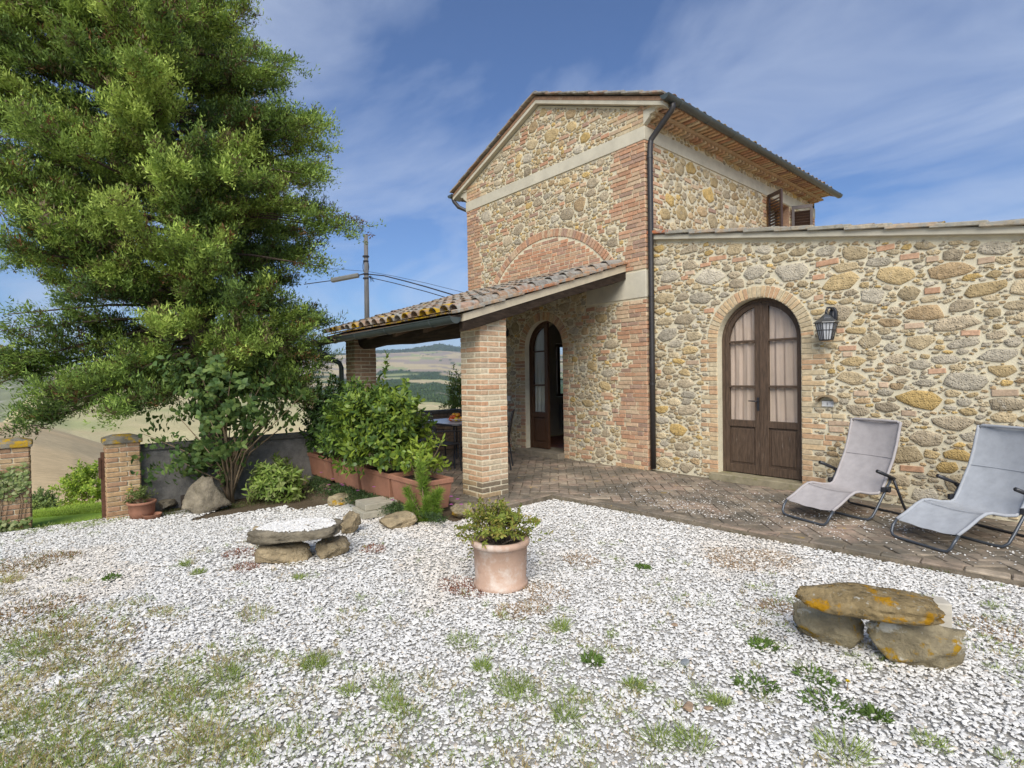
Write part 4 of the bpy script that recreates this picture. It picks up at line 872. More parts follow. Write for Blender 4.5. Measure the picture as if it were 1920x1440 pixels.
def build_porch():
    xa, xb = -9.30, -5.10; yf = 3.62; sh = lambda y: -.073*(y-yf)
    column(-5.655, -5.225, 3.985, 4.415, 2.30, BRK_MIX); column(-9.17, -8.80, 3.985, 4.40, 2.27, [(.36, .22, .14), (.33, .21, .13), (.38, .26, .17), (.40, .24, .14)])
    sl = MB(); sl.prism([(xa+.02, yf+.02, pz(yf+.02)-.075), (xa+.02+sh(D), D-.004, pz(D)-.075), (xa+.02+sh(D), D-.004, pz(D)-.115), (xa+.02, yf+.02, pz(yf+.02)-.115)], (xb-xa-.06, 0, 0))
    roof = obj('porch_roof', sl, material('porch_boards', (.13, .085, .055), var=(.6, 1.4), vscale=5, stretch=(1, 6, 1), bump=.3, rough=.8), porch); par = (porch, roof)
    dn = nrm(np.array([.073, -1, -.303])); nv = nrm(np.array([0, -.303, 1])); n = 18
    slope_tiles((xb-.13+sh(D), D-.02, pz(D)-.055), dn, (-1, 0, 0), nv, n, .228, 10, .35, par, 1, r=.094)
    verge_tiles((xb-.05+sh(D), D-.02, pz(D)-.045), (xb-.05, yf-.02, pz(yf)-.045), 10, (1, 0, 0), .16, par, th=.042, lift=.006, tones=[(.45, .21, .11), (.42, .24, .14), (.40, .28, .18)])
    vm = MB(); vm.prism([(xb-.11, yf+.04, pz(yf+.04)-.068), (xb-.11+sh(D), D-.01, pz(D)-.068), (xb-.11+sh(D), D-.01, pz(D)-.18), (xb-.11, yf+.04, pz(yf+.04)-.155)], (.10, 0, 0)); obj('verge_plaster', vm, material('cream_plaster', (.58, .50, .36), var=(.85, 1.08), vscale=6, bump=.3, patches=[((.40, .34, .25), 4, .6, .15)]), porch)
    for i, x in enumerate(np.linspace(xb-.065, xa+.08, 6)):
        b = MB(); yb_, ye = yf+.05, D-.01; zb0, zb1 = pz(yb_)-(.157 if i == 0 else .12), pz(ye)-(.182 if i == 0 else .12)
        segs = 14; P0 = None; h = .115 if i == 0 else .10
        ring = []
        for k in range(segs+1):
            t = k/segs; y = yb_+(ye-yb_)*t; zz = zb0+(zb1-zb0)*t; hh = h+.012*math.sin(9*t+i)+.008*(rng.random()-.5); w = .05+.004*math.sin(13*t)
            xx = x+sh(y); ring += [(xx-w, y, zz), (xx+w, y, zz), (xx+w+.003*rng.random(), y, zz-hh), (xx-w, y, zz-hh-.004*rng.random())]
        f = [(4*k+a, 4*k+(a+1) % 4, 4*k+4+(a+1) % 4, 4*k+4+a) for k in range(segs) for a in range(4)]+[(3, 2, 1, 0), tuple(4*segs+q for q in range(4))]
        b.add(ring, f); obj('rafter', b, wood_beam if i == 0 else material('dark_rafter', (.12, .08, .05), var=(.6, 1.4), vscale=5, bump=.3), porch, bevel=.006)
    lg = MB(); lg.tube([(x, 4.2, 2.155+.01*math.sin(x*3)) for x in np.linspace(-8.95, -5.45, 9)], [.135+.008*math.sin(k*2.1) for k in range(9)], 14); obj('log_beam', lg, material('dark_log', (.055, .038, .026), var=(.5, 1.5), vscale=5, stretch=(.8, 6, 6), bump=.6, rough=.8), porch, smooth=True)
    g = half_gutter((-9.42, yf-.055, 2.155), (-5.13, yf-.055, 2.195), .075); gu = obj('gutter', g, copper, porch)
    for x in (-8.6, -7.7, -6.75, -5.6):
        st = MB(); zc = 2.155+.04*(x+9.42)/4.29; st.tube([(x, yf-.055+math.cos(q)*.079, zc+math.sin(q)*.079) for q in np.linspace(math.pi, 2*math.pi, 9)], .005, 5); obj('gutter_strap', st, copper, gu)
    dp = MB(); dp.tube([(-9.28, yf-.055, 2.11), (-9.28, yf-.05, 2.02), (-9.27, yf-.03, 1.97), (-9.235, 3.78, 1.84), (-9.225, 3.90, 1.78), (-9.22, 3.93, 1.70), (-9.22, 3.93, -.02)], .042, 12); obj('downpipe', dp, copper, porch, smooth=True)
build_porch()
flush_pieces()
# ------------------------------------------------------------------ rocks
import bmesh
def _ico(sub):
    b = bmesh.new(); bmesh.ops.create_icosphere(b, subdivisions=sub, radius=1); b.verts.ensure_lookup_table()
    V = np.array([v.co[:] for v in b.verts]); F_ = [tuple(v.index for v in f.verts) for f in b.faces]; b.free(); return V, F_
ICO4 = _ico(4); ICO3 = _ico(3)
def rock_mb(size, seed, cuts=12, ico=None, rough=.09, flat=None, box=3.6, dmin=.66, taper=0):
    V, F_ = ico or ICO4; r = np.random.default_rng(seed); P = V/((np.abs(V)**box).sum(1, keepdims=True))**(1/box)
    for k in range(cuts):
        n = nrm(r.normal(size=3)); d = dmin+.36*r.random(); e = P@n-d; P = P-np.outer(np.clip(e, 0, None)*.93, n)
    off = Vector(r.random(3)*50)
    nz = np.array([mnoise.fractal(Vector(p)*2.2+off, 1.0, 2.0, 5) for p in P]); P = P*(1+rough*1.6*nz[:, None])
    nz = np.array([mnoise.noise(Vector(p)*7+off) for p in P]); P = P*(1+rough*.45*nz[:, None])
    if taper: P[:, :2] *= (1-taper*np.clip((P[:, 2:3]+.6)/1.6, 0, 1))*1.0; P[:, 0] += .12*P[:, 2]
    P = P/np.abs(P).max(0)*np.array(size)/2
    if flat is not None: P[:, 2] = np.where(P[:, 2] > flat*size[2], flat*size[2]+(P[:, 2]-flat*size[2])*.2, P[:, 2])
    P[:, 2] -= P[:, 2].min(); mb = MB(); mb.add(P, F_); return mb
def rock(name, loc, size, rz, seed, mat, label=None, cat='rock', parent=None, tilt=(0, 0), sink=.02, group=None, flat=None, cuts=13, box=3.6, rough=.10, dmin=.66, taper=0):
    T = Matrix.Translation((loc[0], loc[1], loc[2]-sink))@Matrix.Rotation(rz, 4, 'Z')@Matrix.Rotation(tilt[0], 4, 'X')@Matrix.Rotation(tilt[1], 4, 'Y')
    o = obj(name, rock_mb(size, seed, cuts, flat=flat, box=box, rough=rough, dmin=dmin, taper=taper), mat, parent, T=T, smooth=True)
    if label: tag(o, label, cat, group)
    return o
rk_tan = material('tan_rock', (.36, .285, .175), var=(.6, 1.35), vscale=6, bump=.8, bscale=22, bdist=.03, pits=30, rough=.95, spec=.1, coords='obj', patches=[((.16, .13, .085), 5, .56, .12), ((.45, .41, .32), 7, .62, .12)])
rk_grey = material('grey_rock', (.25, .215, .155), var=(.55, 1.35), vscale=9, bump=.9, bscale=25, bdist=.04, rough=.95, spec=.1, coords='obj', patches=[((.14, .12, .08), 5, .6, .12), ((.24, .21, .07), 6, .64, .1)])
rk_lichen = material('lichen_rock', (.30, .225, .115), var=(.5, 1.4), vscale=9, bump=1.2, bscale=22, bdist=.03, pits=22, rough=.95, spec=.1, coords='obj', patches=[((.46, .43, .35), 26, .58, .08), ((.44, .23, .015), 8, .555, .06), ((.10, .09, .04), 8, .63, .1)])
rk_white = material('pale_lichen_rock', (.37, .31, .195), var=(.55, 1.35), vscale=9, bump=1.2, bscale=22, bdist=.03, rough=.95, spec=.1, coords='obj', patches=[((.66, .63, .53), 4.2, .52, .06), ((.42, .25, .025), 9, .565, .06), ((.10, .09, .06), 8, .66, .08)])
rv = Vector((CR[0], CR[1], 0)); RA = math.atan2(CR[1], CR[0])       # direction across the view
def fwd(p, d): return (p[0]+CF[0]*d, p[1]+CF[1]*d, p[2])
def build_rocks():
    # left stone bench
    b = empty('stone_bench', fwd(gp(560, 1056), .2), 'low rough stone bench topped with white gravel, on squat boulders', 'stone bench')
    for u, v, w, d, h, sd, dd in ((522, 1058, .46, .34, .20, 3, .14), (612, 1050, .32, .26, .19, 4, .11), (466, 1034, .20, .2, .20, 5, .22), (640, 1015, .20, .2, .26, 6, .30)):
        p = gp(u, v); p = fwd(p, dd); rock('support_stone', p, (w, d, h), RA+.1, sd, rk_tan, None, parent=b)
    p = on(556, 993, 'z', .20); rock('seat_slab', (p[0], p[1], .12), (.76, .46, .14), RA+.06, 14, rk_grey, None, parent=b, tilt=(R_(-2), R_(-3)), cuts=5, sink=0, box=4.5, dmin=.86, rough=.075)
    b2 = empty('stone_bench', fwd(gp(1640, 1235), .15), 'orange lichened stone slab bench resting on two pale boulders', 'stone bench')
    for u, v, w, d, h, sd, dd, mt in ((1570, 1214, .36, .26, .25, 22, .10, rk_white), (1740, 1260, .46, .28, .29, 29, .11, rk_white)):
        p = fwd(gp(u, v), dd); rock('support_stone', p, (w, d, h), RA-.32, sd, mt, None, parent=b2, tilt=(0, .05), sink=.03)
    p = on(1620, 1125, 'z', .29); rock('seat_slab', (p[0], p[1], .225), (.67, .27, .125), RA-.34, 35, rk_lichen, None, parent=b2, tilt=(R_(3), R_(2)), cuts=5, sink=0, box=4.5, dmin=.86, rough=.075)
    cb = MB(); q = fwd(gp(1765, 1190), .1); T = Matrix.Translation((q[0], q[1], -.05))@Matrix.Rotation(RA-.3, 4, 'Z'); cb.bx(-.10, .10, -.06, .06, 0, .17)
    tag(obj('concrete_block', cb, material('pale_concrete', (.50, .46, .38), var=(.8, 1.1), bump=.4), None, T=T, bevel=.008), 'pale concrete block behind the lichened stone bench', 'block')
    rock('boulder', fwd(gp(365, 966), .25), (.64, .46, .52), RA, 47, rk_grey, 'large grey peaked boulder at the foot of the garden wall', 'boulder', cuts=12, rough=.10, taper=.62)
    q = fwd(gp(303, 958), .15); rock('leaning_slab', (q[0], q[1], q[2]), (.62, .22, .20), RA+1.9, 43, rk_grey, 'grey flat stone lying beside the terracotta pot by the gate', 'stone', flat=.2)
    rk = [(640, 950, .42, .3, .18, 51, 'flat tan rock edging the flower bed near the sage bush'), (712, 938, .34, .26, .17, 52, 'tan rock half under the trailing pink flowers'), (743, 992, .40, .28, .17, 53, 'cream rock in front of the grey paving blocks'), (868, 974, .30, .24, .18, 54, 'pitted pale rock beside the porch paving corner'), (901, 968, .12, .1, .09, 55, 'small white stone against the paving edge'),
          (606, 930, .22, .2, .20, 56, 'white rock below the leftmost terracotta trough'), (568, 925, .16, .16, .26, 57, 'upright brown stone beside the sage bush'), (590, 908, .22, .2, .30, 58, 'grey stone standing against the garden wall end'), (560, 912, .2, .18, .2, 59, 'small dark grey stone behind the sage bush'), (625, 918, .16, .14, .14, 60, 'small grey stone among the pink flowers'), (765, 925, .2, .15, .14, 61, 'small tan stone behind the grey paving blocks')]
    for u, v, w, d, h, sd, lb in rk: rock('rock', fwd(gp(u, v), d*.4), (w, d, h), RA+sd*.37 % .6, sd, rk_tan if sd % 3 else rk_white, lb, 'rock', group='rocks edging the flower bed')
    # concrete pavers
    pm = material('paver_concrete', (.38, .35, .27), var=(.8, 1.15), vscale=9, bump=.5, bscale=80, bdist=.004, rough=.95, patches=[((.22, .20, .15), 4, .6, .15)])
    pv = gp(690, 975)
    for (du, dv, z, rot, lb) in ((0, 0, .0, .62, 'lower grey concrete paving block, under two others'), (0.0, .05, .075, .62, 'upper grey concrete paving block nearer the gravel'), (.30, .26, .075, .62, 'upper grey concrete paving block by the young pine')):
        c = np.array(fwd(pv, .24))+np.array([CR[0]*du, CR[1]*du, 0])+np.array([CF[0]*dv, CF[1]*dv, 0]); mb = MB(); s2 = .17 if z else .19; mb.bx(-s2, s2, -s2, s2, 0, .07); T = Matrix.Translation((c[0], c[1], gz(c[0])+.02+z))@Matrix.Rotation(RA+rot, 4, 'Z')
        tag(obj('paving_block', mb, pm, None, T=T, bevel=.006), lb, 'paving block', 'stacked paving blocks')
    # wooden stump and palisade by the wall
    dkw = material('tarred_stump', (.045, .036, .03), var=(.6, 1.4), bump=.7, rough=.9)
    st = fwd(gp(313, 955), .25); mb = MB(); mb.lathe([(0, 0), (.11, 0), (.105, .1), (.11, .2), (.10, .215), (0, .22)], 16); tag(obj('wood_stump', mb, dkw, None, T=Matrix.Translation((st[0], st[1], -.22)), smooth=False), 'dark round wooden stump beside the garden wall', 'stump')
    pe = empty('log_edging', (-8.33, 1.55, -.2), 'short row of dark upright logs against the garden wall', 'edging')
    for i in range(6): mb = MB(); mb.tube([(-8.34, 1.33+.075*i, -.22), (-8.34, 1.33+.075*i, -.03+.02*(i % 2))], .037, 9); obj('log', mb, dkw, pe)
build_rocks()
# ------------------------------------------------------------------ garden wall and gate pillars
WX = -8.45
def build_garden_wall():
    grey = material('rough_render', (.21, .20, .18), var=(.7, 1.25), vscale=9, bump=.9, bscale=60, bdist=.015, rough=.95, spec=.1, patches=[((.33, .32, .30), 1.6, .62, .16), ((.085, .08, .065), 2.6, .56, .15)])
    cop = material('wall_coping', (.12, .115, .10), var=(.7, 1.3), bump=.6, rough=.95, patches=[((.22, .21, .18), 4, .6, .15)])
    w = empty('garden_wall', (WX-.1, 2, -.2), 'low grey rendered garden wall between the gate pillar and porch', 'wall'); mb = MB(); mb.bx(WX-.17, WX, .86, 3.62, -.45, .60); obj('wall_body', mb, grey, w); mb = MB(); mb.bx(WX-.20, WX+.03, .86, 3.64, .601, .672); obj('coping', mb, cop, w, bevel=.008)
    for (x0, x1, y0, y1, h, capz, lb) in ((-8.60, -8.31, .50, .86, .74, .79, 'brick gate pillar with lichened stone cap at the end of the garden wall'), (-9.0, -8.66, -.62, -.20, .75, .81, 'brick gate pillar with creeper growing over its face')):
        p = empty('gate_pillar', ((x0+x1)/2, (y0+y1)/2, -.2), lb, 'pillar'); c = MB(); c.bx(x0+.012, x1-.012, y0+.012, y1-.012, -.5, h); core = obj('pillar_core', c, mortar, p); z = -.23; k = 0
        while z < h-.05:
            for (a0, a1, b0, b1, ax) in ((x0, x1, y0, y0+.1, 'x'), (x0, x1, y1-.1, y1, 'x'), (x1-.1, x1, y0, y1, 'y'), (x0, x0+.1, y0, y1, 'y')):
                L = (a1-a0) if ax == 'x' else (b1-b0); cut = L*(.62 if (k+(ax == 'x')) % 2 else .38)+.02*(rng.random()-.5); s0, s1 = (a0, a1) if ax == 'x' else (b0, b1)
                for e0, e1 in ((s0, s0+cut), (s0+cut, s1)):
                    if e1-e0 < .05: continue
                    tone = brick_tone([(.36, .20, .10), (.40, .25, .12), (.33, .18, .10), (.42, .29, .15)]); of = .003*rng.random()
                    cx, cy, sx, sy = ((e0+e1)/2, (b0+b1)/2, e1-e0-.012, b1-b0) if ax == 'x' else ((a0+a1)/2, (e0+e1)/2, a1-a0, e1-e0-.012)
                    if ax == 'x': cy += -of if b0 == y0 else of; sx -= .0
                    else: cx += of if a1 == x1 else -of
                    block_piece((cx, cy, z+.026), (sx-(.2 if False else 0), sy, .050), 0, tone, (p, p), 'brick', ch=.006)
            z += .061; k += 1
        cp = MB(); e = .025; cx, cy = (x0+x1)/2, (y0+y1)/2
        V = [(x0-e, y0-e, h-.01), (x1+e, y0-e, h-.01), (x1+e, y1+e, h-.01), (x0-e, y1+e, h-.01), (x0-e, y0-e, h+.055), (x1+e, y0-e, h+.055), (x1+e, y1+e, h+.055), (x0-e, y1+e, h+.055), (x0+.06, y0+.09, h+.095), (x1-.06, y0+.09, h+.095), (x1-.06, y1-.09, h+.095), (x0+.06, y1-.09, h+.095)]
        cp.add(V, [(3, 2, 1, 0), (0, 1, 5, 4), (1, 2, 6, 5), (2, 3, 7, 6), (3, 0, 4, 7), (4, 5, 9, 8), (5, 6, 10, 9), (6, 7, 11, 10), (7, 4, 8, 11), (8, 9, 10, 11)])
        obj('pillar_cap', cp, material('lichened_cap', (.22, .20, .155), var=(.6, 1.3), bump=.7, rough=.95, patches=[((.42, .26, .02), 7, .49, .06), ((.09, .085, .06), 6, .6, .1)]), p, bevel=.012)
    gpst = MB(); gpst.bx(-8.52, -8.44, .462, .498, -.35, .62); gpst.bx(-8.53, -8.43, .44, .462, .3, .55); tag(obj('gate_post', gpst, material('rusty_wood', (.10, .05, .03), var=(.6, 1.4), bump=.5), None), 'thin rusty gate post fixed to the gate pillar', 'post')
    wp = MB(); wp.bx(-9.32, -9.24, -.78, -.70, -.45, .93); wp.bx(-9.33, -9.23, -.79, -.69, .93, .97); tag(obj('wooden_post', wp, material('grey_wood', (.25, .22, .17), var=(.6, 1.3), bump=.5), None), 'grey wooden post behind the creeper clad gate pillar', 'post')
    pa = empty('parapet_wall', (-9.4, 5.7, 0), 'low dark parapet wall closing the far end of the porch', 'wall'); mb = MB(); mb.bx(-9.50, -9.28, 4.41, 7.05, -.4, .76); pb = obj('wall_body', mb, material('dark_masonry', (.13, .10, .075), var=(.6, 1.4), vscale=8, bump=.8, bscale=30, bdist=.02, rough=.95), pa); mb = MB(); mb.bx(-9.53, -9.25, 4.41, 7.05, .761, .825); obj('coping', mb, cop, pa, bevel=.008)
    fl = Frame((-9.279, 0, 0), (0, 1, 0), (1, 0, 0)); z = .02; k = 0
    while z < .72: course_bricks(fl, 4.43+.1*(k % 2), 7.03, z, .055, (pa, pb), [(.16, .10, .07), (.13, .09, .065), (.2, .13, .08)], d=.006); z += .068; k += 1
    rt = MB(); rt.bx(-9.48, -9.3, 3.6, 4.0, -.4, .62); obj('wall_end', rt, MATS['rough_render'], pa)
build_garden_wall()
flush_pieces()
# ------------------------------------------------------------------ planters, pots
def trough(i, x0, x1, y0, y1, zt, h, label):
    mb = MB(); t = .045; 
    lv = [(0.05, zt-h), (.012, zt-.055), (.012, zt-.055), (-.004, zt-.055), (-.006, zt), (.028, zt), (.035, zt-.05)]
    V = []
    for ins, z in lv: V += [(x0+ins, y0+ins*.8, z), (x1-ins, y0+ins*.8, z), (x1-ins, y1-ins*.8, z), (x0+ins, y1-ins*.8, z)]
    f = [(3, 2, 1, 0)]+[(4*k+a, 4*k+(a+1) % 4, 4*k+4+(a+1) % 4, 4*k+4+a) for k in range(len(lv)-1) for a in range(4)]
    mb.add(V, f); r = empty('planter_trough', ((x0+x1)/2, (y0+y1)/2, zt-h), label, 'planter', 'terracotta troughs along the porch'); obj('trough', mb, terracotta, r, bevel=.008)
    so_ = MB(); so_.bx(x0+.036, x1-.036, y0+.03, y1-.03, zt-.09, zt-.045); obj('soil', so_, material('potting_soil', (.06, .042, .028), var=(.5, 1.5), vscale=40, bump=1, bscale=60, bdist=.02), r); return r
TX = [-8.46, -7.56, -6.67, -5.80, -5.06]
TLAB = ['terracotta trough against the garden wall, first of the row', 'second terracotta trough from the garden wall', 'third terracotta trough from the garden wall, tallest shrub', 'terracotta trough behind the young pine, next to the column']
for i in range(4): trough(i, TX[i]+.008, TX[i+1]-.008, 3.03, 3.45, .36, .34, TLAB[i])
def pot(loc, prof, n, mat, name, label, cat='pot', soilr=None, soilz=None):
    r = empty(name, loc, label, cat); mb = MB(); mb.lathe(prof, n, loc); obj('pot_body', mb, mat, r, smooth=False if False else True)
    if soilr: s_ = MB(); s_.lathe([(0, soilz), (soilr*.5, soilz+.012), (soilr, soilz)], 20, loc); obj('soil', s_, MATS['potting_soil'], r)
    return r
pc = fwd(gp(938, 1115), .20); rad = .205; PH = .35
pot(pc, [(0, .0), (rad-.008, .0), (rad, .012), (rad-.004, .035), (rad-.016, .045), (rad-.010, .15), (rad-.004, PH-.05), (rad+.012, PH-.045), (rad+.018, PH-.02), (rad+.010, PH), (rad-.018, PH), (rad-.022, PH-.07)], 48, terracotta_pale, 'flower_pot', 'large round pale terracotta pot standing alone on the gravel', soilr=rad-.02, soilz=PH-.06)
gpot = fwd(gp(256, 974), .10)
pot(gpot, [(0, 0), (.12, 0), (.14, .08), (.143, .17), (.158, .175), (.16, .205), (.138, .205), (.128, .15)], 32, terracotta, 'flower_pot', 'small terracotta pot with a flowering plant at the gate pillar', soilr=.125, soilz=.17)
sp = fwd(gp(279, 974), .06); pot(sp, [(0, 0), (.09, 0), (.105, .05), (.11, .055), (.10, .055), (.085, .02)], 28, terracotta, 'plant_saucer', 'terracotta saucer bowl beside the small pot by the gate', 'saucer')
# ------------------------------------------------------------------ wall fittings
def build_lantern():
    c = on(1548, 620, 'y', 7.0); cx, cy = c[0], 7.02; r = empty('wall_lantern', (cx+.03, DA-.02, 2.0), 'black metal wall lantern with white glass beside the annex door', 'lantern')
    zt, zb = 2.075, 1.875; rt, rb = .118, .072; n = 6
    hexp = lambda rr, z, k, a0=math.pi/6: (cx+rr*math.cos(a0+k*math.pi/3), cy+rr*math.sin(a0+k*math.pi/3), z)
    g = MB(); V = [hexp(rb-.004, zb+.008, k) for k in range(6)]+[hexp(rt-.006, zt-.004, k) for k in range(6)]; g.add(V, [(k, (k+1) % 6, 6+(k+1) % 6, 6+k) for k in range(6)]+[tuple(range(6))[::-1]]); obj('glass', g, material('opal_glass', (.62, .64, .66), var=None, bump=0, rough=.25, spec=.5, transl=.3), r)
    fm = MB()
    for k in range(6):
        fm.tube([hexp(rb, zb, k), hexp(rt, zt, k)], .005, 5); fm.tube([hexp(rb, zb, k), hexp(rb, zb, k+1)], .005, 5); fm.tube([hexp(rt, zt, k), hexp(rt, zt, k+1)], .005, 5)
        m_ = lambda t, k=k: (np.array(hexp(rb+(rt-rb)*t, zb+(zt-zb)*t, k)), np.array(hexp(rb+(rt-rb)*t, zb+(zt-zb)*t, k+1)))
        a, b = m_(.58); fm.tube([a, b], .004, 5)
        for w in (1/3, 2/3): a0, b0 = m_(0); a1, b1 = m_(1); fm.tube([a0+(b0-a0)*w, a1+(b1-a1)*w], .0035, 5)
    obj('cage', fm, black_metal, r)
    ro = MB(); V = []
    for rr, z in ((rt+.022, zt), (rt+.018, zt+.010), (.075, zt+.055), (.070, zt+.062), (.05, zt+.085), (.02, zt+.11), (.0, zt+.115)): V += [hexp(rr, z, k) for k in range(6)]
    ro.add(V, [(6*j+k, 6*j+(k+1) % 6, 6*j+6+(k+1) % 6, 6*j+6+k) for j in range(6) for k in range(6)]+[tuple(range(6))[::-1]]); obj('cap', ro, material('lantern_metal', (.05, .055, .06), var=(.8, 1.3), bump=.1, rough=.3, spec=.6), r, bevel=.002)
    br = MB(); br.lathe([(0, 0), (.012, 0), (.016, .02), (.01, .04), (0, .045)], 10, (cx, cy, zt+.11)); br.tube([(cx, cy, zt+.14), (cx+.005, cy+.03, zt+.185), (cx+.02, cy+.09, zt+.19), (cx+.03, DA-.045, zt+.15), (cx+.03, DA-.01, zt+.12)], .013, 8); br.tube([(cx+.03, DA-.05, zt+.15), (cx+.03, DA-.055, zt+.06), (cx+.03, DA-.03, zt+.02)], .011, 8); obj('bracket', br, black_metal, r, smooth=True)
    pl = MB(); pl.prism([(cx+.03+.045*math.cos(a), DA+.02, zt+.10+.10*math.sin(a)) for a in np.linspace(0, 2*math.pi, 20, endpoint=False)], (0, -.075, 0)); obj('back_plate', pl, black_metal, r, bevel=.008)
    bp = on(1553, 757, 'y', DA); r = empty('switch_box', (bp[0], DA, bp[2]), 'white outdoor switch box under a curved tile hood on the annex', 'switch box')
    mb = MB(); mb.bx(bp[0]-.065, bp[0]+.065, DA-.028, DA+.03, bp[2]-.035, bp[2]+.035); obj('box', mb, material('white_plastic', (.68, .68, .66), var=None, bump=0, rough=.35), r, bevel=.005); mb = MB(); mb.bx(bp[0]-.006, bp[0]+.006, DA-.031, DA-.027, bp[2]-.018, bp[2]+.018); obj('switch', mb, material('grey_plastic', (.35, .35, .35), var=None, bump=0), r)
    for s in (-1, 1): mb = MB(); mb.tube([(bp[0]+s*.05, DA-.026, bp[2]), (bp[0]+s*.05, DA-.030, bp[2])], .004, 6); obj('screw', mb, black_metal, r)
    mb = MB(); A = [(bp[0]+.115*math.cos(a), bp[2]+.025+.085*math.sin(a)) for a in np.linspace(math.pi, 0, 13)]; B = [(bp[0]+.095*math.cos(a), bp[2]+.025+.065*math.sin(a)) for a in np.linspace(math.pi, 0, 13)]; sm = solid_strip(AF, A, B, -.01, .10); obj('tile_hood', sm, material('hood_tile', (.30, .22, .13), var=(.6, 1.3), bump=.5, rough=.95, patches=[((.12, .10, .07), 8, .55, .1)]), r)
    # under the porch: dark lamp and a socket on the tower wall, half hidden by the column
    q = on(953, 622, 'y', D); mb = MB(); mb.lathe([(0, 0), (.05, 0), (.06, .05), (.045, .16), (0, .2)], 12, (q[0], D-.07, q[2]-.1)); mb.bx(q[0]-.02, q[0]+.02, D-.07, D+.02, q[2]-.02, q[2]+.03); tag(obj('porch_lamp', mb, black_metal, None), 'small dark lamp on the wall under the porch roof', 'lamp')
    q = on(955, 747, 'y', D); mb = MB(); mb.bx(q[0]-.05, q[0]+.05, D-.035, D+.02, q[2]-.05, q[2]+.05); tag(obj('socket_box', mb, MATS['white_plastic'], None, bevel=.006), 'pale socket box on the wall behind the porch column', 'socket')
    rd = empty('radiator', (-9.15, 9.9, .2), 'grey ribbed radiator under the window inside the open door', 'radiator')
    for i in range(16): mb = MB(); mb.bx(-9.21, -9.11, 9.40+i*.06, 9.445+i*.06, .20, .82); obj('radiator_fin', mb, material('radiator_paint', (.30, .29, .27), var=None, bump=0, rough=.4), rd, bevel=.012)
build_lantern()
# ------------------------------------------------------------------ loungers
def lounger(loc, ang, fabric, label):
    T = Matrix.Translation(loc)@Matrix.Rotation(ang, 4, 'Z'); r = empty('sun_lounger', loc, label, 'sun lounger', 'sun loungers by the annex wall')
    hw = .27; prof = [(-.005, .15), (.10, .20), (.22, .270), (.294, .300), (.36, .302), (.50, .272), (.62, .262), (.672, .280), (.72, .35), (.80, .50), (.855, .60), (.905, .74), (.955, .92), (.968, .965)]
    n = 13; V = []; 
    for k, (s, z) in enumerate(prof):
        for i in range(n):
            t = i/(n-1)*2-1; sag = -.022*(1-t*t)*(1 if 0 < k < len(prof)-1 else .7); w = hw-(.03 if k == len(prof)-1 else 0); V.append((t*w, s-sag*(.8 if k > 7 else 0)+.02*(1-t*t)*(k > 7), z+sag*(1 if k <= 7 else .2)+.004*math.sin(t*9+k*1.7)))
    mb = MB(); mb.add(V, [(k*n+i, k*n+i+1, (k+1)*n+i+1, (k+1)*n+i) for k in range(len(prof)-1) for i in range(n-1)]); o = obj('sling', mb, fabric, r, T=T, smooth=True); so_ = o.modifiers.new('solid', 'SOLIDIFY'); so_.thickness = .006; sb = o.modifiers.new('sub', 'SUBSURF'); sb.levels = sb.render_levels = 2
    hem = MB()
    for s in (-1, 1): hem.tube([(s*(hw-.005), y, z+.004) for y, z in prof], .014, 8)
    hem.tube([(-hw+.01, .968, .955), (-hw+.04, .97, .972), (hw-.04, .97, .972), (hw-.01, .968, .955)], .014, 8); obj('hem', hem, fabric, r, T=T, smooth=True)
    for k_ in (3, 10):
        y_, z_ = prof[k_]; se = MB(); se.tube([(t_*(hw-.02), y_+(.02*(1-t_*t_) if k_ > 7 else 0)+(.0176*(1-t_*t_) if k_ > 7 else 0)-(.004 if k_ > 7 else 0), z_-.022*(1-t_*t_)*(1 if k_ <= 7 else .2)+.005) for t_ in np.linspace(-1, 1, 9)], .003, 5); obj('seam', se, fabric, r, T=T)
    gm = material('grey_frame', (.075, .085, .10), var=(.85, 1.2), bump=0, rough=.35, spec=.5, metal=.3)
    fl = MB(); c = .08; P = [(-hw, .0, .15), (-hw+.002, -.045, .10), (-hw+.01, -.07, .05), (-hw+.03, -.08, .022), (-hw+c, -.085, .014), (hw-c, -.085, .014), (hw-.03, -.08, .022), (hw-.01, -.07, .05), (hw-.002, -.045, .10), (hw, .0, .15)]; fl.tube(P, .0125, 10); obj('foot_loop', fl, gm, r, T=T, smooth=True)
    w2 = hw+.025; rl = MB(); P = [(-w2, .77, .40), (-w2, .69, .29), (-w2, .56, .12), (-w2, .50, .05), (-w2+.025, .475, .02), (-w2+c, .465, .014), (w2-c, .465, .014), (w2-.025, .475, .02), (w2, .50, .05), (w2, .56, .12), (w2, .69, .29), (w2, .77, .40)]; rl.tube(P, .0125, 10); obj('front_leg_loop', rl, gm, r, T=T, smooth=True)
    w3 = hw+.05
    bl = MB(); P = [(-w3, .77, .415), (-w3, .90, .16), (-w3, .985, .02), (-w3+.04, .99, .014), (w3-.04, .99, .014), (w3, .985, .02), (w3, .90, .16), (w3, .77, .415)]; bl.tube(P, .0125, 10); obj('rear_leg_loop', bl, black_metal, r, T=T, smooth=True)
    for s in (-1, 1):
        a = MB(); a.tube([(s*w3, .79, .41), (s*w3, .70, .445), (s*w3, .54, .505)], [.013, .016, .018], 10); obj('armrest', a, black_metal, r, T=T, smooth=True)
        h = MB(); h.tube([(s*(hw-.01), .70, .30), (s*(w3+.012), .70, .30)], .022, 10); h.bx(s*w2-.012, s*w2+.012, .64, .76, .28, .33); h.tube([(s*(hw+.01), .77, .41), (s*(w3+.012), .77, .41)], .018, 10); obj('hinge', h, black_metal, r, T=T)
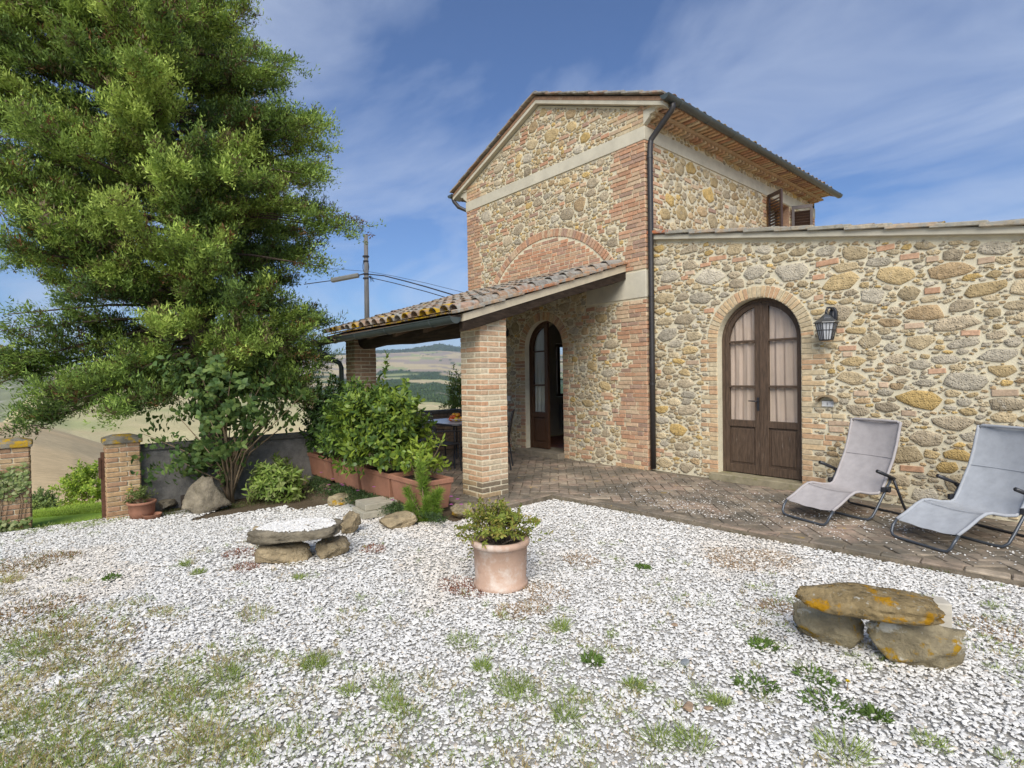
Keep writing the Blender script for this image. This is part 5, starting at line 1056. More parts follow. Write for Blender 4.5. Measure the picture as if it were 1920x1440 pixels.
def fabric(name, c): return material(name, c, var=(.9, 1.08), vscale=14, bump=.35, bscale=300, bdist=.002, rough=.9, spec=.15, coords='obj')
lounger((-2.17, 5.80, 0), R_(-20), fabric('warm_grey_sling', (.40, .372, .365)), 'sun lounger with warm grey sling beside the annex door')
lounger((-1.19, 5.69, 0), R_(-27), fabric('blue_grey_sling', (.37, .387, .41)), 'sun lounger with blue grey sling, farther from the annex door')
# ------------------------------------------------------------------ porch furniture
def build_table():
    r = empty('porch_table', (-7.7, 5.3, 0), 'black metal dining table with pale mosaic top under the porch', 'table'); x0, x1, y0, y1, z = -8.35, -7.05, 4.85, 5.75, .74
    def rr(ins, n=6, c=.2):
        P = []
        for (cx, cy, a0) in ((x1-c, y1-c, 0), (x0+c, y1-c, 90), (x0+c, y0+c, 180), (x1-c, y0+c, 270)):
            for i in range(n+1): a = R_(a0+90*i/n); P.append((cx+(c-ins)*math.cos(a), cy+(c-ins)*math.sin(a)))
        return P
    t = MB(); t.prism([(x, y, z-.02) for x, y in rr(.02)], (0, 0, .022)); obj('table_top', t, material('mosaic_top', (.50, .50, .54), var=(.8, 1.15), vscale=30, bump=.15, rough=.3, spec=.5), r)
    e = MB(); e.tube([(x, y, z-.012) for x, y in rr(.0)], .018, 8, closed=True); obj('table_rim', e, black_metal, r)
    for sx in (x0+.25, x1-.25):
        for sy in (y0+.15, y1-.15): l = MB(); l.tube([(sx, sy, z-.02), (sx+.02, sy, .45), (sx-.03, sy+.02, .2), (sx, sy, 0)], .014, 8); obj('leg', l, black_metal, r)
    b = on(855, 790, 'z', z+.01); bo = empty('fruit_bowl', (b[0], b[1], z), 'pale bowl of oranges and peppers on the porch table', 'bowl'); m_ = MB(); m_.lathe([(0, .002), (.07, .004), (.14, .045), (.15, .06), (.14, .058), (.07, .015), (0, .012)], 24, (b[0], b[1], z)); obj('dish', m_, material('pink_ceramic', (.55, .42, .38), var=None, bump=0, rough=.3), bo, smooth=True)
    fr_m = material('fruit_skin', src='obj', var=(.85, 1.1), vscale=20, bump=.1, bscale=90, rough=.4, spec=.4); r2 = np.random.default_rng(3); fcol = [(.62, .30, .02), (.55, .40, .03), (.50, .08, .02), (.58, .16, .02)]
    for i in range(13):
        a = i*2.4; rr_ = .035+.07*(i % 3)/2; zz = z+.055+.035*(2-(i % 3))*.9; mb = MB(); V, F_ = ICO3; s_ = .036+.008*r2.random(); mb.add(V*np.array([s_, s_, s_*.92])+np.array([b[0]+rr_*math.cos(a), b[1]+rr_*math.sin(a), zz]), F_); fo = obj('fruit', mb, fr_m, None, smooth=True, color=fcol[i % 4]); tag(fo, 'round ripe fruit heaped in the bowl on the porch table', 'fruit', 'fruit in the bowl')
    def chair(loc, ang, lb):
        T = Matrix.Translation(loc)@Matrix.Rotation(ang, 4, 'Z'); r = empty('garden_chair', loc, lb, 'chair', 'black chairs round the porch table'); s_ = MB(); s_.bx(-.21, .21, -.21, .21, .43, .455); obj('seat', s_, black_metal, r, T=T, bevel=.01)
        for sx in (-1, 1):
            l = MB(); l.tube([(sx*.2, -.2, .44), (sx*.22, -.23, 0)], .012, 8); obj('leg', l, black_metal, r, T=T); l = MB(); l.tube([(sx*.2, .26, 0), (sx*.2, .2, .44), (sx*.2, .25, .75), (sx*.19, .30, .95)], .012, 8); obj('leg', l, black_metal, r, T=T)
        b_ = MB()
        for z_ in np.linspace(.52, .93, 12): b_.bx(-.19, .19, .20+(z_-.44)*.19, .208+(z_-.44)*.19, z_-.012, z_+.012)
        obj('backrest', b_, black_metal, r, T=T)
        for sx in (-1, 1): a_ = MB(); a_.tube([(sx*.21, .22, .66), (sx*.24, .0, .66), (sx*.235, -.2, .64), (sx*.22, -.22, .44)], .011, 8); obj('armrest', a_, black_metal, r, T=T)
        pass
    c1 = on(957, 883, 'z', 0); chair((-6.86, 5.52, 0), R_(-45), 'black metal chair at the end of the porch table by the column'); chair((-7.25, 4.72, 0), R_(180), 'black metal chair on the trough side of the table near the column'); chair((-7.95, 4.72, 0), R_(180), 'black metal chair on the trough side of the table, middle of the shrubs'); chair((-7.75, 5.98, 0), R_(0), 'black metal chair behind the porch table')
build_table()
# ------------------------------------------------------------------ pole and wires
def build_pole():
    k = 16.5; at = lambda u, v, kk=k: CAM+ray(u, v)*kk
    t = at(686, 440); b = at(688, 590); base = (b[0], b[1], tz(b[0], b[1])-.3); r = empty('utility_pole', base, 'grey wooden utility pole standing beyond the porch', 'pole')
    mb = MB(); mb.tube([(b[0], b[1], base[2]), (b[0], b[1], b[2]), (t[0], t[1], t[2])], [.11, .075, .06], 12); obj('pole', mb, material('pole_wood', (.17, .165, .16), var=(.6, 1.3), stretch=(4, 4, .4), bump=.6, rough=.9), r, smooth=True)
    for v, rr in ((481, .10), (490, .085), (514, .09), (522, .09)): p = at(686, v); mb = MB(); mb.tube([(p[0], p[1], p[2]-.02), (p[0], p[1], p[2]+.02)], rr, 12); obj('clamp', mb, black_metal, r)
    mb = MB(); P = at(686, 500); mb.tube([P+CR*.09*math.cos(a)+CU*.22*math.sin(a) for a in np.linspace(0, 6.283, 14)], .012, 5); obj('cable_loop', mb, black_metal, r)
    mb = MB(); p = at(692, 519)
    for i in range(6): q = p+CR*(.05+.16*random.random())+CU*(random.random()-.6)*.3; mb.tube([p, (p+q)/2+CU*.05, q], .008, 5)
    obj('insulator', mb, black_metal, r)
    l = empty('tube_lamp', at(648, 520), 'grey tubular lamp hung on the wires beside the pole', 'lamp'); a, b_ = at(621, 526), at(673, 516); mb = MB(); mb.bar(a, b_, .16, .13); obj('housing', mb, material('lamp_grey', (.20, .20, .19), var=(.9, 1.1), bump=0, rough=.4), l, bevel=.03); mb = MB(); mb.tube([b_, at(680, 514), at(686, 514)], .02, 6); obj('arm', mb, black_metal, l)
    for pts, rr, lb in (([(570, 533), (600, 529), (622, 526)], .014, 'thin cable running from the tube lamp into the tree'), ([(690, 514), (720, 517), (760, 527), (800, 538), (870, 559)], .018, 'thick cable sagging from the pole to the tower house'), ([(692, 520), (740, 531), (800, 547), (880, 571)], .012, 'thin lower cable running from the pole to the tower house'), ([(560, 499), (690, 509), (740, 518), (800, 531), (872, 549)], .006, 'faint upper wire crossing behind the pole')):
        P = [at(u, v, k if u < 700 else k-(u-690)/180*3.2) for u, v in pts]; mb = MB(); Q = []
        for i in range(len(P)-1): Q += [P[i]+(P[i+1]-P[i])*t_ for t_ in (0, .33, .66)]
        Q.append(P[-1]); mb.tube(Q, rr, 6); tag(obj('overhead_wire', mb, black_metal, None), lb, 'wire', 'overhead wires')
build_pole()
# ------------------------------------------------------------------ vegetation
def leaf_arrays(P, Dr, Up, L, W, fold=.18, droop=.15, pts=6):
    """leaf blades: base, two sides, tip (6 vertices, 4 triangles)"""
    Dr = nrm(Dr); S = nrm(np.cross(Dr, Up)); Nn = np.cross(S, Dr); L = np.asarray(L)[:, None]; W = np.asarray(W)[:, None]; n = len(P)
    mid1, mid2 = P+Dr*L*.30, P+Dr*L*.68-Nn*L*droop*.35; tip = P+Dr*L-Nn*L*droop
    V = np.stack([P, mid1+S*W*.46+Nn*W*fold, mid2+S*W*.42+Nn*W*fold, tip, mid2-S*W*.42+Nn*W*fold, mid1-S*W*.46+Nn*W*fold], 1)
    F_ = (np.array([(0, 1, 5), (1, 2, 5), (5, 2, 4), (2, 3, 4)])[None]+6*np.arange(n)[:, None, None]).reshape(-1, 3)
    return V.reshape(-1, 3), F_
def tones_for(n, pal, r, per=6, jit=.25):
    pal = np.asarray(pal, float); k = r.integers(len(pal), size=n); c = pal[k]*(1-jit/2+jit*r.random((n, 1))); return np.repeat(c, per, 0)
def unit(r, n): return nrm(r.normal(size=(n, 3)))
def shoots(r, tips, axes, per, L, W, length, spread=.9, pal=None, droop=.15, fold=.18):
    """whorls of leaves along short shoots ending at tips"""
    n = len(tips); t = np.tile(np.linspace(.1, 1, per), n); ti = np.repeat(np.arange(n), per); a = np.repeat(r.random(n)*6.28, per)+np.tile(np.arange(per)*2.4, n)
    A = axes[ti]; ref = np.where(np.abs(A[:, 2:3]) < .9, np.array([[0, 0, 1.]]), np.array([[1., 0, 0]])); e1 = nrm(np.cross(A, ref)); e2 = np.cross(A, e1); rad = e1*np.cos(a)[:, None]+e2*np.sin(a)[:, None]
    lens = length*(.7+.6*r.random(n)); P = tips[ti]-A*(lens[ti]*(1-t))[:, None]; sp = spread*(1.15-.55*t)[:, None]
    Dr = nrm(A*.55+rad*sp+r.normal(size=A.shape)*.12+np.array([0, 0, .08])); m = len(P); return leaf_arrays(P, Dr, nrm(A+rad*-.2+1e-3), L*(.65+.6*r.random(m)), W*(.7+.5*r.random(m)), fold, droop), tones_for(m, pal, r)
def ell_tips(r, n, c, rad, shell=.55, zmin=-1, lump=.25, up=.35):
    """shoot tips through the volume of an uneven ellipsoid"""
    d = unit(r, n*3); d = d[d[:, 2] > zmin][:n]; off = r.random(3)*30; nzv = np.array([mnoise.noise(Vector(q*1.7+off)) for q in d]); rr = (shell+(1-shell)*r.random(len(d))**.7)*(1+lump*nzv*1.6)
    tips = np.asarray(c)+d*rr[:, None]*np.asarray(rad); ax = nrm(d*np.array([1, 1, .8])+np.array([0, 0, up])+r.normal(size=d.shape)*.25); return tips, ax
def foliage(name, V, F_, tones, mat, parent): 
    me = npmesh(name, V, F_, tones, False); me.materials.append(mat); o = bpy.data.objects.new(name, me); col.objects.link(o); setpar(o, parent); return o
def stems_to(base, tips, r, r0=.012, n=18, sides=5, lean=.5):
    mb = MB(); idx = r.choice(len(tips), min(n, len(tips)), replace=False)
    for i in idx:
        b = np.asarray(base)+np.append((r.random(2)-.5)*.08, 0); t = tips[i]; mid = b+(t-b)*.5; mid[:2] = b[:2]+(t[:2]-b[:2])*(.5-.25*lean); mid += r.normal(size=3)*.02
        mb.tube([b, (b+mid)/2+r.normal(size=3)*.008, mid, (mid+t)/2+r.normal(size=3)*.015, t], [r0, r0*.85, r0*.65, r0*.45, r0*.2], sides)
    return mb
def shrub(name, base, c, rad, n, per, L, W, length, pal, mat, label, cat='shrub', group=None, seed=1, shell=.5, zmin=-.6, lump=.3, spread=.9, stem_n=14, stem_mat=None, stem_r=.011, droop=.15, fold=.18, up=.35, extra=()):
    r = np.random.default_rng(seed); root = empty(name, base, label, cat, group); tips, ax = ell_tips(r, n, c, rad, shell, zmin, lump, up)
    for (p, d) in extra: tips = np.concatenate([tips, [p]]); ax = np.concatenate([ax, [nrm(np.array(d))]])
    (V, F_), T_ = shoots(r, tips, ax, per, L, W, length, spread, pal, droop, fold); foliage('leaves', V, F_, T_, mat, root)
    if stem_n: obj('stems', stems_to(base, tips, r, stem_r, stem_n), stem_mat or twig, root, smooth=True)
    return root
LAUREL = [(.09, .155, .03), (.125, .20, .034), (.165, .25, .04), (.21, .29, .05), (.07, .125, .027)]
BRIGHT = [(.20, .28, .034), (.25, .33, .04), (.16, .24, .034), (.28, .35, .05)]
def build_shrubs():
    zb = .30
    shrub('potted_shrub', (-8.0, 3.24, zb), (-8.0, 3.22, .80), (.54, .42, .66), 360, 10, .085, .036, .14, [(.035, .07, .018), (.05, .095, .022), (.065, .115, .024)], fol_laurel, 'dark evergreen shrub in the trough against the garden wall', seed=11, group='evergreen shrubs in the troughs')
    shrub('potted_shrub', (-7.1, 3.24, zb), (-7.1, 3.20, .80), (.56, .46, .66), 380, 10, .088, .038, .15, LAUREL[:3]+[(.04, .08, .02)], fol_laurel, 'evergreen shrub in the second trough from the garden wall', seed=12, group='evergreen shrubs in the troughs')
    top = on(725, 668, 'y', 3.25)
    shrub('potted_shrub', (-6.2, 3.24, zb), (-6.22, 3.18, .80), (.66, .52, .68), 560, 10, .095, .042, .15, LAUREL+BRIGHT[:2], fol_laurel, 'bushiest light green laurel shrub in the third trough', seed=13, group='evergreen shrubs in the troughs', extra=[(top, (0, 0, 1)), (top-np.array([0.02, 0, .10]), (.3, 0, 1)), (top-np.array([0, .02, .2]), (0, .2, 1))])
    shrub('potted_shrub', (-5.5, 3.25, zb), (-5.42, 3.28, .55), (.34, .28, .26), 62, 8, .085, .032, .14, BRIGHT, fol_laurel, 'sparse bright green young shrub in the trough next to the column', seed=14, group='evergreen shrubs in the troughs', stem_n=10)
    # pot plant on the gravel
    shrub('pot_plant', (pc[0], pc[1], pc[2]+PH-.06), (pc[0]-.02, pc[1], pc[2]+PH+.11), (.27, .26, .19), 210, 10, .034, .017, .08, [(.26, .31, .05), (.33, .36, .07), (.19, .24, .045), (.34, .29, .07)], fol_soft, 'small yellowish green bush growing in the pale terracotta pot', 'plant', seed=21, shell=.35, stem_n=40, stem_mat=bark, stem_r=.006, lump=.6,
          extra=[((pc[0]-CR[0]*.24, pc[1]-CR[1]*.24, pc[2]+PH-.06-.03*i), (-CR[0], -CR[1], -.2)) for i in range(4)]+[((pc[0]-CR[0]*.32+.02*i, pc[1]-CR[1]*.32, pc[2]+PH+.02), (-CR[0], -CR[1], .2)) for i in range(3)])
    # gate pot flowers
    shrub('flowering_plant', (gpot[0], gpot[1], gpot[2]+.17), (gpot[0]-CR[0]*.05, gpot[1]-CR[1]*.05, gpot[2]+.27), (.19, .17, .15), 46, 8, .05, .016, .09, [(.14, .20, .05), (.20, .23, .07)], fol_soft, 'straggly plant with fading flowers in the pot by the gate', 'plant', seed=22, stem_n=14, stem_r=.004)
    fm = material('flower_petals', src='obj', var=(.9, 1.1), bump=0, rough=.7, transl=.3)
    r = np.random.default_rng(4)
    def flower(p, rad_, c, lb, grp, n=8):
        m = n; a = np.arange(m)*6.283/m; Dr = np.stack([np.cos(a), np.sin(a), np.full(m, .25)], 1); V, F_ = leaf_arrays(np.tile(p, (m, 1)), Dr, np.tile([0, 0, 1.], (m, 1)), np.full(m, rad_), np.full(m, rad_*.7)); me = npmesh('flower', V-np.asarray(p), F_); me.materials.append(fm); o = bpy.data.objects.new('flower', me); col.objects.link(o); setpar(o, None, Matrix.Translation(Vector([float(q) for q in p]))); o.color = (*c, 1); tag(o, lb, 'flower', grp)
    for u, v, c in ((240, 920, (.65, .50, .02)), (243, 917, (.68, .52, .02)), (222, 935, (.58, .42, .32)), (227, 940, (.6, .42, .34)), (236, 930, (.55, .36, .25))):
        k = np.linalg.norm(np.array(gpot[:2]))/np.linalg.norm(ray(u, v)[:2]); flower(CAM+ray(u, v)*k, .028, c, 'yellow flower on the plant in the gate pot' if c[2] < .1 else 'faded pink flower on the plant in the gate pot', 'flowers of the gate pot')
    # sage bush
    sg = fwd(gp(500, 945), .28)
    shrub('sage_bush', (sg[0], sg[1], -.2), (sg[0], sg[1], .05), (.42, .38, .36), 230, 9, .085, .030, .12, [(.22, .32, .06), (.28, .37, .08), (.17, .26, .05), (.30, .35, .12)], fol_soft, 'rounded light green sage bush at the foot of the garden wall', seed=31, lump=.3, droop=.3)
    # leafy multi-stemmed shrub before the wall
    lb_ = (-8.22, 1.86, -.2); r = np.random.default_rng(41); root = empty('lilac_shrub', lb_, 'tall leafy shrub with many pale stems before the garden wall', 'shrub')
    t1, a1 = ell_tips(r, 330, (-8.20, 1.86, 1.22), (.72, .98, .78), .35, -.95, .5, .1); t2, a2 = ell_tips(r, 60, (-8.2, 1.55, .45), (.45, .75, .35), .3, -1, .5, 0); tips = np.concatenate([t1, t2]); ax = np.concatenate([a1, a2])
    (V, F_), T_ = shoots(r, tips, ax, 7, .085, .062, .20, 1.1, [(.07, .13, .038), (.10, .175, .048), (.145, .225, .055), (.19, .27, .07)], .35, .1); foliage('leaves', V, F_, T_, fol_soft, root)
    obj('stems', stems_to(lb_, t1, r, .016, 34, 6, 1.1), twig, root, smooth=True)
    # bushes beyond the gate
    for u, v, w, h, pal, lb, sd, dist in ((168, 948, .50, .85, [(.30, .42, .05), (.38, .48, .07), (.22, .33, .05)], 'bright green bush on the lawn beyond the gate', 51, 11.2), (74, 962, .42, .55, [(.20, .28, .09), (.16, .23, .07), (.26, .34, .09)], 'grey green bush on the slope beyond the gate', 52, 12.3)):
        d = ray(u, v); k = dist; P = CAM+d*k; z0 = tz(P[0], P[1]); hh = h*k/10
        shrub('field_bush', (P[0], P[1], z0-.1), (P[0], P[1], z0+hh*.55), (w*k/11, w*k/11, hh*.6), 340, 9, .075, .035, .16, pal, fol_soft, lb, seed=sd, lump=.35, group='bushes beyond the gate')
    q = on(862, 720, 'x', -10.6); zz = tz(q[0], q[1])
    shrub('field_tree', (q[0], q[1], zz-.1), (q[0], q[1], q[2]-.35), (.42, .42, .75), 190, 9, .085, .03, .18, [(.12, .18, .035), (.16, .22, .04), (.08, .13, .03)], fol_soft, 'slender light green tree behind the porch parapet', 'tree', seed=55)
    # ivy on the gate pillar
    r = np.random.default_rng(61); n = 420; a = r.random(n); P = np.stack([np.full(n, -8.655)+.02*r.random(n), -.62+.40*r.random(n), .33+.13*r.normal(size=n)*.7], 1); P[300:, 2] = -.20+.10*r.random(120); P[300:, 0] += .10*r.random(120); Dr = np.stack([.5+.3*r.random(n), r.normal(size=n), r.normal(size=n)-.2], 1); V, F_ = leaf_arrays(P, Dr, np.tile([1., 0, .3], (n, 1)), .035+.025*r.random(n), .03+.02*r.random(n))
    root = empty('creeper', (-8.66, -.4, -.2), 'variegated creeper hanging over the face of the gate pillar', 'creeper'); foliage('leaves', V, F_, tones_for(n, [(.24, .29, .09), (.38, .42, .19), (.17, .24, .07)], r), fol_soft, root); mb = MB()
    for i in range(9): p = P[i*30]; mb.tube([(-8.652, p[1], -.2), (-8.648, p[1]+.04, .1), tuple(p)], .004, 5)
    obj('stems', mb, twig, root)
    # young pine: long soft needles
    r = np.random.default_rng(71); pb = fwd(gp(795, 985), .15); root = empty('young_pine', (pb[0], pb[1], gz(pb[0])), 'feathery bright green young pine at the edge of the gravel', 'pine'); NP, ND = [], []
    def px_at(u, v): k = (np.array(pb[:2])@CF[:2]+0)/(ray(u, v)[:2]@CF[:2]); return CAM+ray(u, v)*k
    b0 = np.array([pb[0], pb[1], float(gz(pb[0]))]); mb = MB()
    for (u, v, ln, wd) in ((788, 868, .30, .10), (795, 900, .20, .09), (762, 920, .24, .08), (770, 945, .18, .08), (815, 925, .22, .08), (825, 918, .20, .07), (800, 955, .18, .09), (780, 968, .15, .09), (820, 955, .15, .08), (765, 965, .12, .07), (800, 935, .2, .08)):
        t = px_at(u, v)+CF*(r.random()-.5)*.16; a = nrm(t-b0+np.array([0, 0, .18])); mb.tube([b0, b0+(t-b0)*.5+np.array([0, 0, -.02]), t], [.010, .007, .003], 5); m = 520; s = r.random(m); NP.append(t-a*(ln*s)[:, None]+r.normal(size=(m, 3))*.006); ND.append(nrm(a*.8+unit(r, m)*.85))
    NP, ND = np.concatenate(NP), np.concatenate(ND); m = len(NP); V, F_ = leaf_arrays(NP, ND, unit(r, m), .065+.035*r.random(m), np.full(m, .0042), 0, .1); foliage('needles', V, F_, tones_for(m, [(.20, .32, .04), (.26, .39, .055), (.15, .25, .04)], r), fol_soft, root); obj('stems', mb, twig, root)
    # trailing ice plant with pink flowers
    r = np.random.default_rng(81); n = 9000; X = -8.2+3.6*r.random(n); f = r.random(n); Y = 2.86+.24*f+.1*r.normal(size=n)*.4; keep = (fbm2(X, Y, 8, 3, .5) > .36) & (Y < 3.07) & ((X < -5.15) | (Y > 2.98)); X, Y = X[keep], Y[keep]; n = len(X)
    Z = gz(X)+np.clip((Y-2.75)/.35, 0, 1)*(-gz(X))*.85+.02+.06*r.random(n); P = np.stack([X, Y, Z], 1); Dr = unit(r, n); Dr[:, 2] = np.abs(Dr[:, 2])*.9+.1; V, F_ = leaf_arrays(P, Dr, unit(r, n), .028+.02*r.random(n), .007+.004*r.random(n), .3); o = foliage('ground_cover', V, F_, tones_for(n, [(.06, .105, .035), (.085, .14, .04), (.05, .085, .03)], r), fol_soft, None); tag(o, 'trailing green ice plant below the terracotta troughs', 'ground cover', kind='stuff')
    for u, v in ((602, 886), (617, 909), (624, 898), (643, 910), (612, 917), (619, 918), (671, 920), (701, 913), (736, 938), (640, 908), (585, 913), (590, 925), (846, 931), (858, 936), (865, 946), (846, 946), (743, 962)):
        p = on(u, v, 'y', 2.92 if u < 830 else 3.3); flower((p[0], p[1], max(p[2], gz(p[0])+.03)), .024, (.50, .13, .42), 'small magenta flower on the trailing ice plant', 'flowers of the ice plant', 10)
build_shrubs()
# ------------------------------------------------------------------ the big conifer
def build_conifer():
    r = np.random.default_rng(101); B = np.array([-9.30, 1.92, -.45]); root = empty('cypress_tree', tuple(B), 'large old juniper tree with feathery boughs behind the garden wall', 'tree')
    RV = np.array([CR[0], CR[1], 0]); RV = RV/np.linalg.norm(RV); FV = np.array([CF[0], CF[1], 0]); FV = FV/np.linalg.norm(FV)
    zc = np.array([.8, 1.5, 2.2, 3.2, 4.2, 5.2, 6.2, 7.2, 8.5, 10., 11.2]); right = np.array([1.5, 1.65, 1.75, 1.9, 2.15, 2.0, 1.75, 1.15, .7, .3, .0]); left = np.array([2.0, 2.2, 2.5, 3.0, 3.7, 3.9, 3.8, 3.6, 3.0, 1.9, .5]); dep = np.array([1.2, 1.6, 1.9, 2.1, 2.2, 2.1, 2.0, 1.7, 1.3, .8, .2])
    def axis(z): return B+RV*(-.16*max(z-1, 0)-.004*max(z-1, 0)**2)*1.0+np.array([0, 0, z-B[2]])
    mb = MB(); TP = [B, axis(.4), axis(1.2), axis(2.2), axis(3.4), axis(5), axis(7), axis(9), axis(10.6)]; mb.tube(TP, [.24, .19, .165, .15, .135, .11, .08, .05, .02], 12); obj('trunk', mb, bark, root, smooth=True)
    br = MB(); SP, SA, SK = [], [], []; nb = 0
    zs_ = 1.4+(10.4-1.4)*np.linspace(0, 1, 225)**1.0
    for i, z in enumerate(zs_):
        a = i*2.39996+r.normal()*.3; cr_, sf = math.cos(a), math.sin(a); zt = z; bk = r.random()
        rx = np.interp(zt, zc, right) if cr_ > 0 else np.interp(zt, zc, left); rf = np.interp(zt, zc, dep); ax0 = axis(z)
        ext = 1/math.sqrt((cr_/rx)**2+(sf/rf)**2); ext *= .62+.48*r.random()
        d = RV*cr_+FV*sf; rise = (.12 if z > 2.4 else -.08)+.12*r.normal(); bend = -.14 if z < 2.6 else .06+.1*r.normal()
        P = np.array([ax0+d*ext*t+np.array([0, 0, ext*(rise*t+bend*t*t)])+r.normal(size=3)*.03*t for t in np.linspace(0, 1, 7)])
        r0 = .016+.012*ext; br.tube(P, [r0*(1-.85*t) for t in np.linspace(0, 1, 7)], 5)
        side = np.array([-d[1], d[0], 0])
        # side branchlets, each carrying its own plume of sprays
        for q in range(int(5+5*ext)):
            t = .24+.76*((q+r.random())/(int(5+5*ext))); k = min(int(t*6), 5); f = t*6-k; p0 = P[k]*(1-f)+P[min(k+1, 6)]*f; sd_ = 1 if q % 2 else -1
            bl = (.30+.40*r.random())*(1.15-.45*t)*(.6+.2*ext); bd = nrm(d*.75+side*sd_*(.75*r.random()+.15)*(1.1-.7*t)+np.array([0, 0, .22+.22*r.normal()])); br.tube([p0, p0+bd*bl*.5, p0+bd*bl], [.008, .005, .002], 4)
            ns = int(8+16*bl); u_ = r.random(ns)**.7; pos = p0+bd*(bl*u_)[:, None]+r.normal(size=(ns, 3))*np.array([.06, .06, .045])*(1.2-.6*u_)[:, None]
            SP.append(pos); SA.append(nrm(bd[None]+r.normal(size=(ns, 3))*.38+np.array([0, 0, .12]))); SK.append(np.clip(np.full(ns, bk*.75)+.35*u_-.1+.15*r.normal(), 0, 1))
    # drooping low boughs on the gate side and the long tip by the pole
    for (u, v, kd, n_) in ((70, 780, 7.6, 34), (110, 745, 7.5, 60), (160, 720, 7.6, 60), (240, 755, 7.8, 34), (275, 735, 7.8, 50), (60, 700, 7.4, 40), (20, 690, 7.3, 26), (400, 795, 7.9, 0), (640, 425, 8.3, 36), (665, 432, 8.3, 16), (600, 415, 8.2, 60), (600, 640, 8.0, 16), (570, 655, 8.1, 30), (605, 500, 8.1, 30), (600, 240, 8.2, 30), (590, 330, 8.2, 40), (585, 600, 8.2, 40), (540, 130, 8.3, 30), (3, 620, 6.8, 14), (5, 590, 6.8, 14)):
        if not n_: continue
        c = CAM+ray(u, v)*kd; tr = axis(max(1.4, c[2]+.3)); d = nrm(c-tr); br.tube([tr, tr+(c-tr)*.5+np.array([0, 0, .06]), c], [.03, .018, .006], 5); pos = c-d*(np.abs(r.normal(size=n_))*.28)[:, None]+r.normal(size=(n_, 3))*np.array([.13, .13, .09]); SP.append(pos); SA.append(nrm(d[None]+r.normal(size=(n_, 3))*.4+np.array([0, 0, .12]))); SK.append(np.full(n_, .4))
    obj('limbs', br, bark, root, smooth=True)
    S, A, K = np.concatenate(SP), np.concatenate(SA), np.concatenate(SK); n = len(S); per = 28
    ti = np.repeat(np.arange(n), per); t = r.random(n*per); ref = np.array([[0, 0, 1.]]); side = nrm(np.cross(A, ref)); up = np.cross(side, A)
    sg = np.where(r.random(n*per) < .5, -1, 1); Ls = (.26+.16*r.random(n)); pos = S[ti]+A[ti]*(t*Ls[ti]-.1)[:, None]+side[ti]*(r.normal(size=n*per)*.03)[:, None]+up[ti]*(r.normal(size=n*per)*.028)[:, None]
    Dr = nrm(A[ti]*.62+side[ti]*(sg*(.70-.4*t))[:, None]+up[ti]*(r.normal(size=n*per)*.38+.16)[:, None]+r.normal(size=(n*per, 3))*.34)
    L = (.042+.046*r.random(n*per))*(1.1-.35*t); W = .0085+.007*r.random(n*per); nv = nrm(up[ti]+r.normal(size=(n*per, 3))*.5); S2 = nrm(np.cross(Dr, nv))
    V = np.stack([pos-S2*W[:, None]*.35, pos+Dr*L[:, None]*.45+S2*W[:, None]*.75, pos+Dr*L[:, None], pos+Dr*L[:, None]*.45-S2*W[:, None]*.75], 1)
    V[:, 2] += up[ti]*.012; F_ = np.stack([4*np.arange(n*per), 4*np.arange(n*per)+1, 4*np.arange(n*per)+2, 4*np.arange(n*per)+3], 1)
    pal = np.array([(.085, .14, .036), (.165, .25, .052), (.27, .375, .072), (.39, .49, .10)]); kk = np.clip((K*2.9+r.random(n)*1.2).astype(int), 0, 3); c = pal[kk]*(.8+.4*r.random((n, 1))); dead = r.random(n) < .028; c[dead] = np.array([.17, .085, .03]); inner = (r.random(n) < .10) & ~dead; c[inner] = np.array([.13, .10, .045])  # shaded to lit greens put into the spray tones, brighter towards branchlet ends
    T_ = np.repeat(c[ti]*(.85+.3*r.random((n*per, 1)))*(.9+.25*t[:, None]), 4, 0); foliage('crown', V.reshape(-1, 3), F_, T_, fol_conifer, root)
    return n
NSPR = build_conifer(); print('sprays', NSPR)
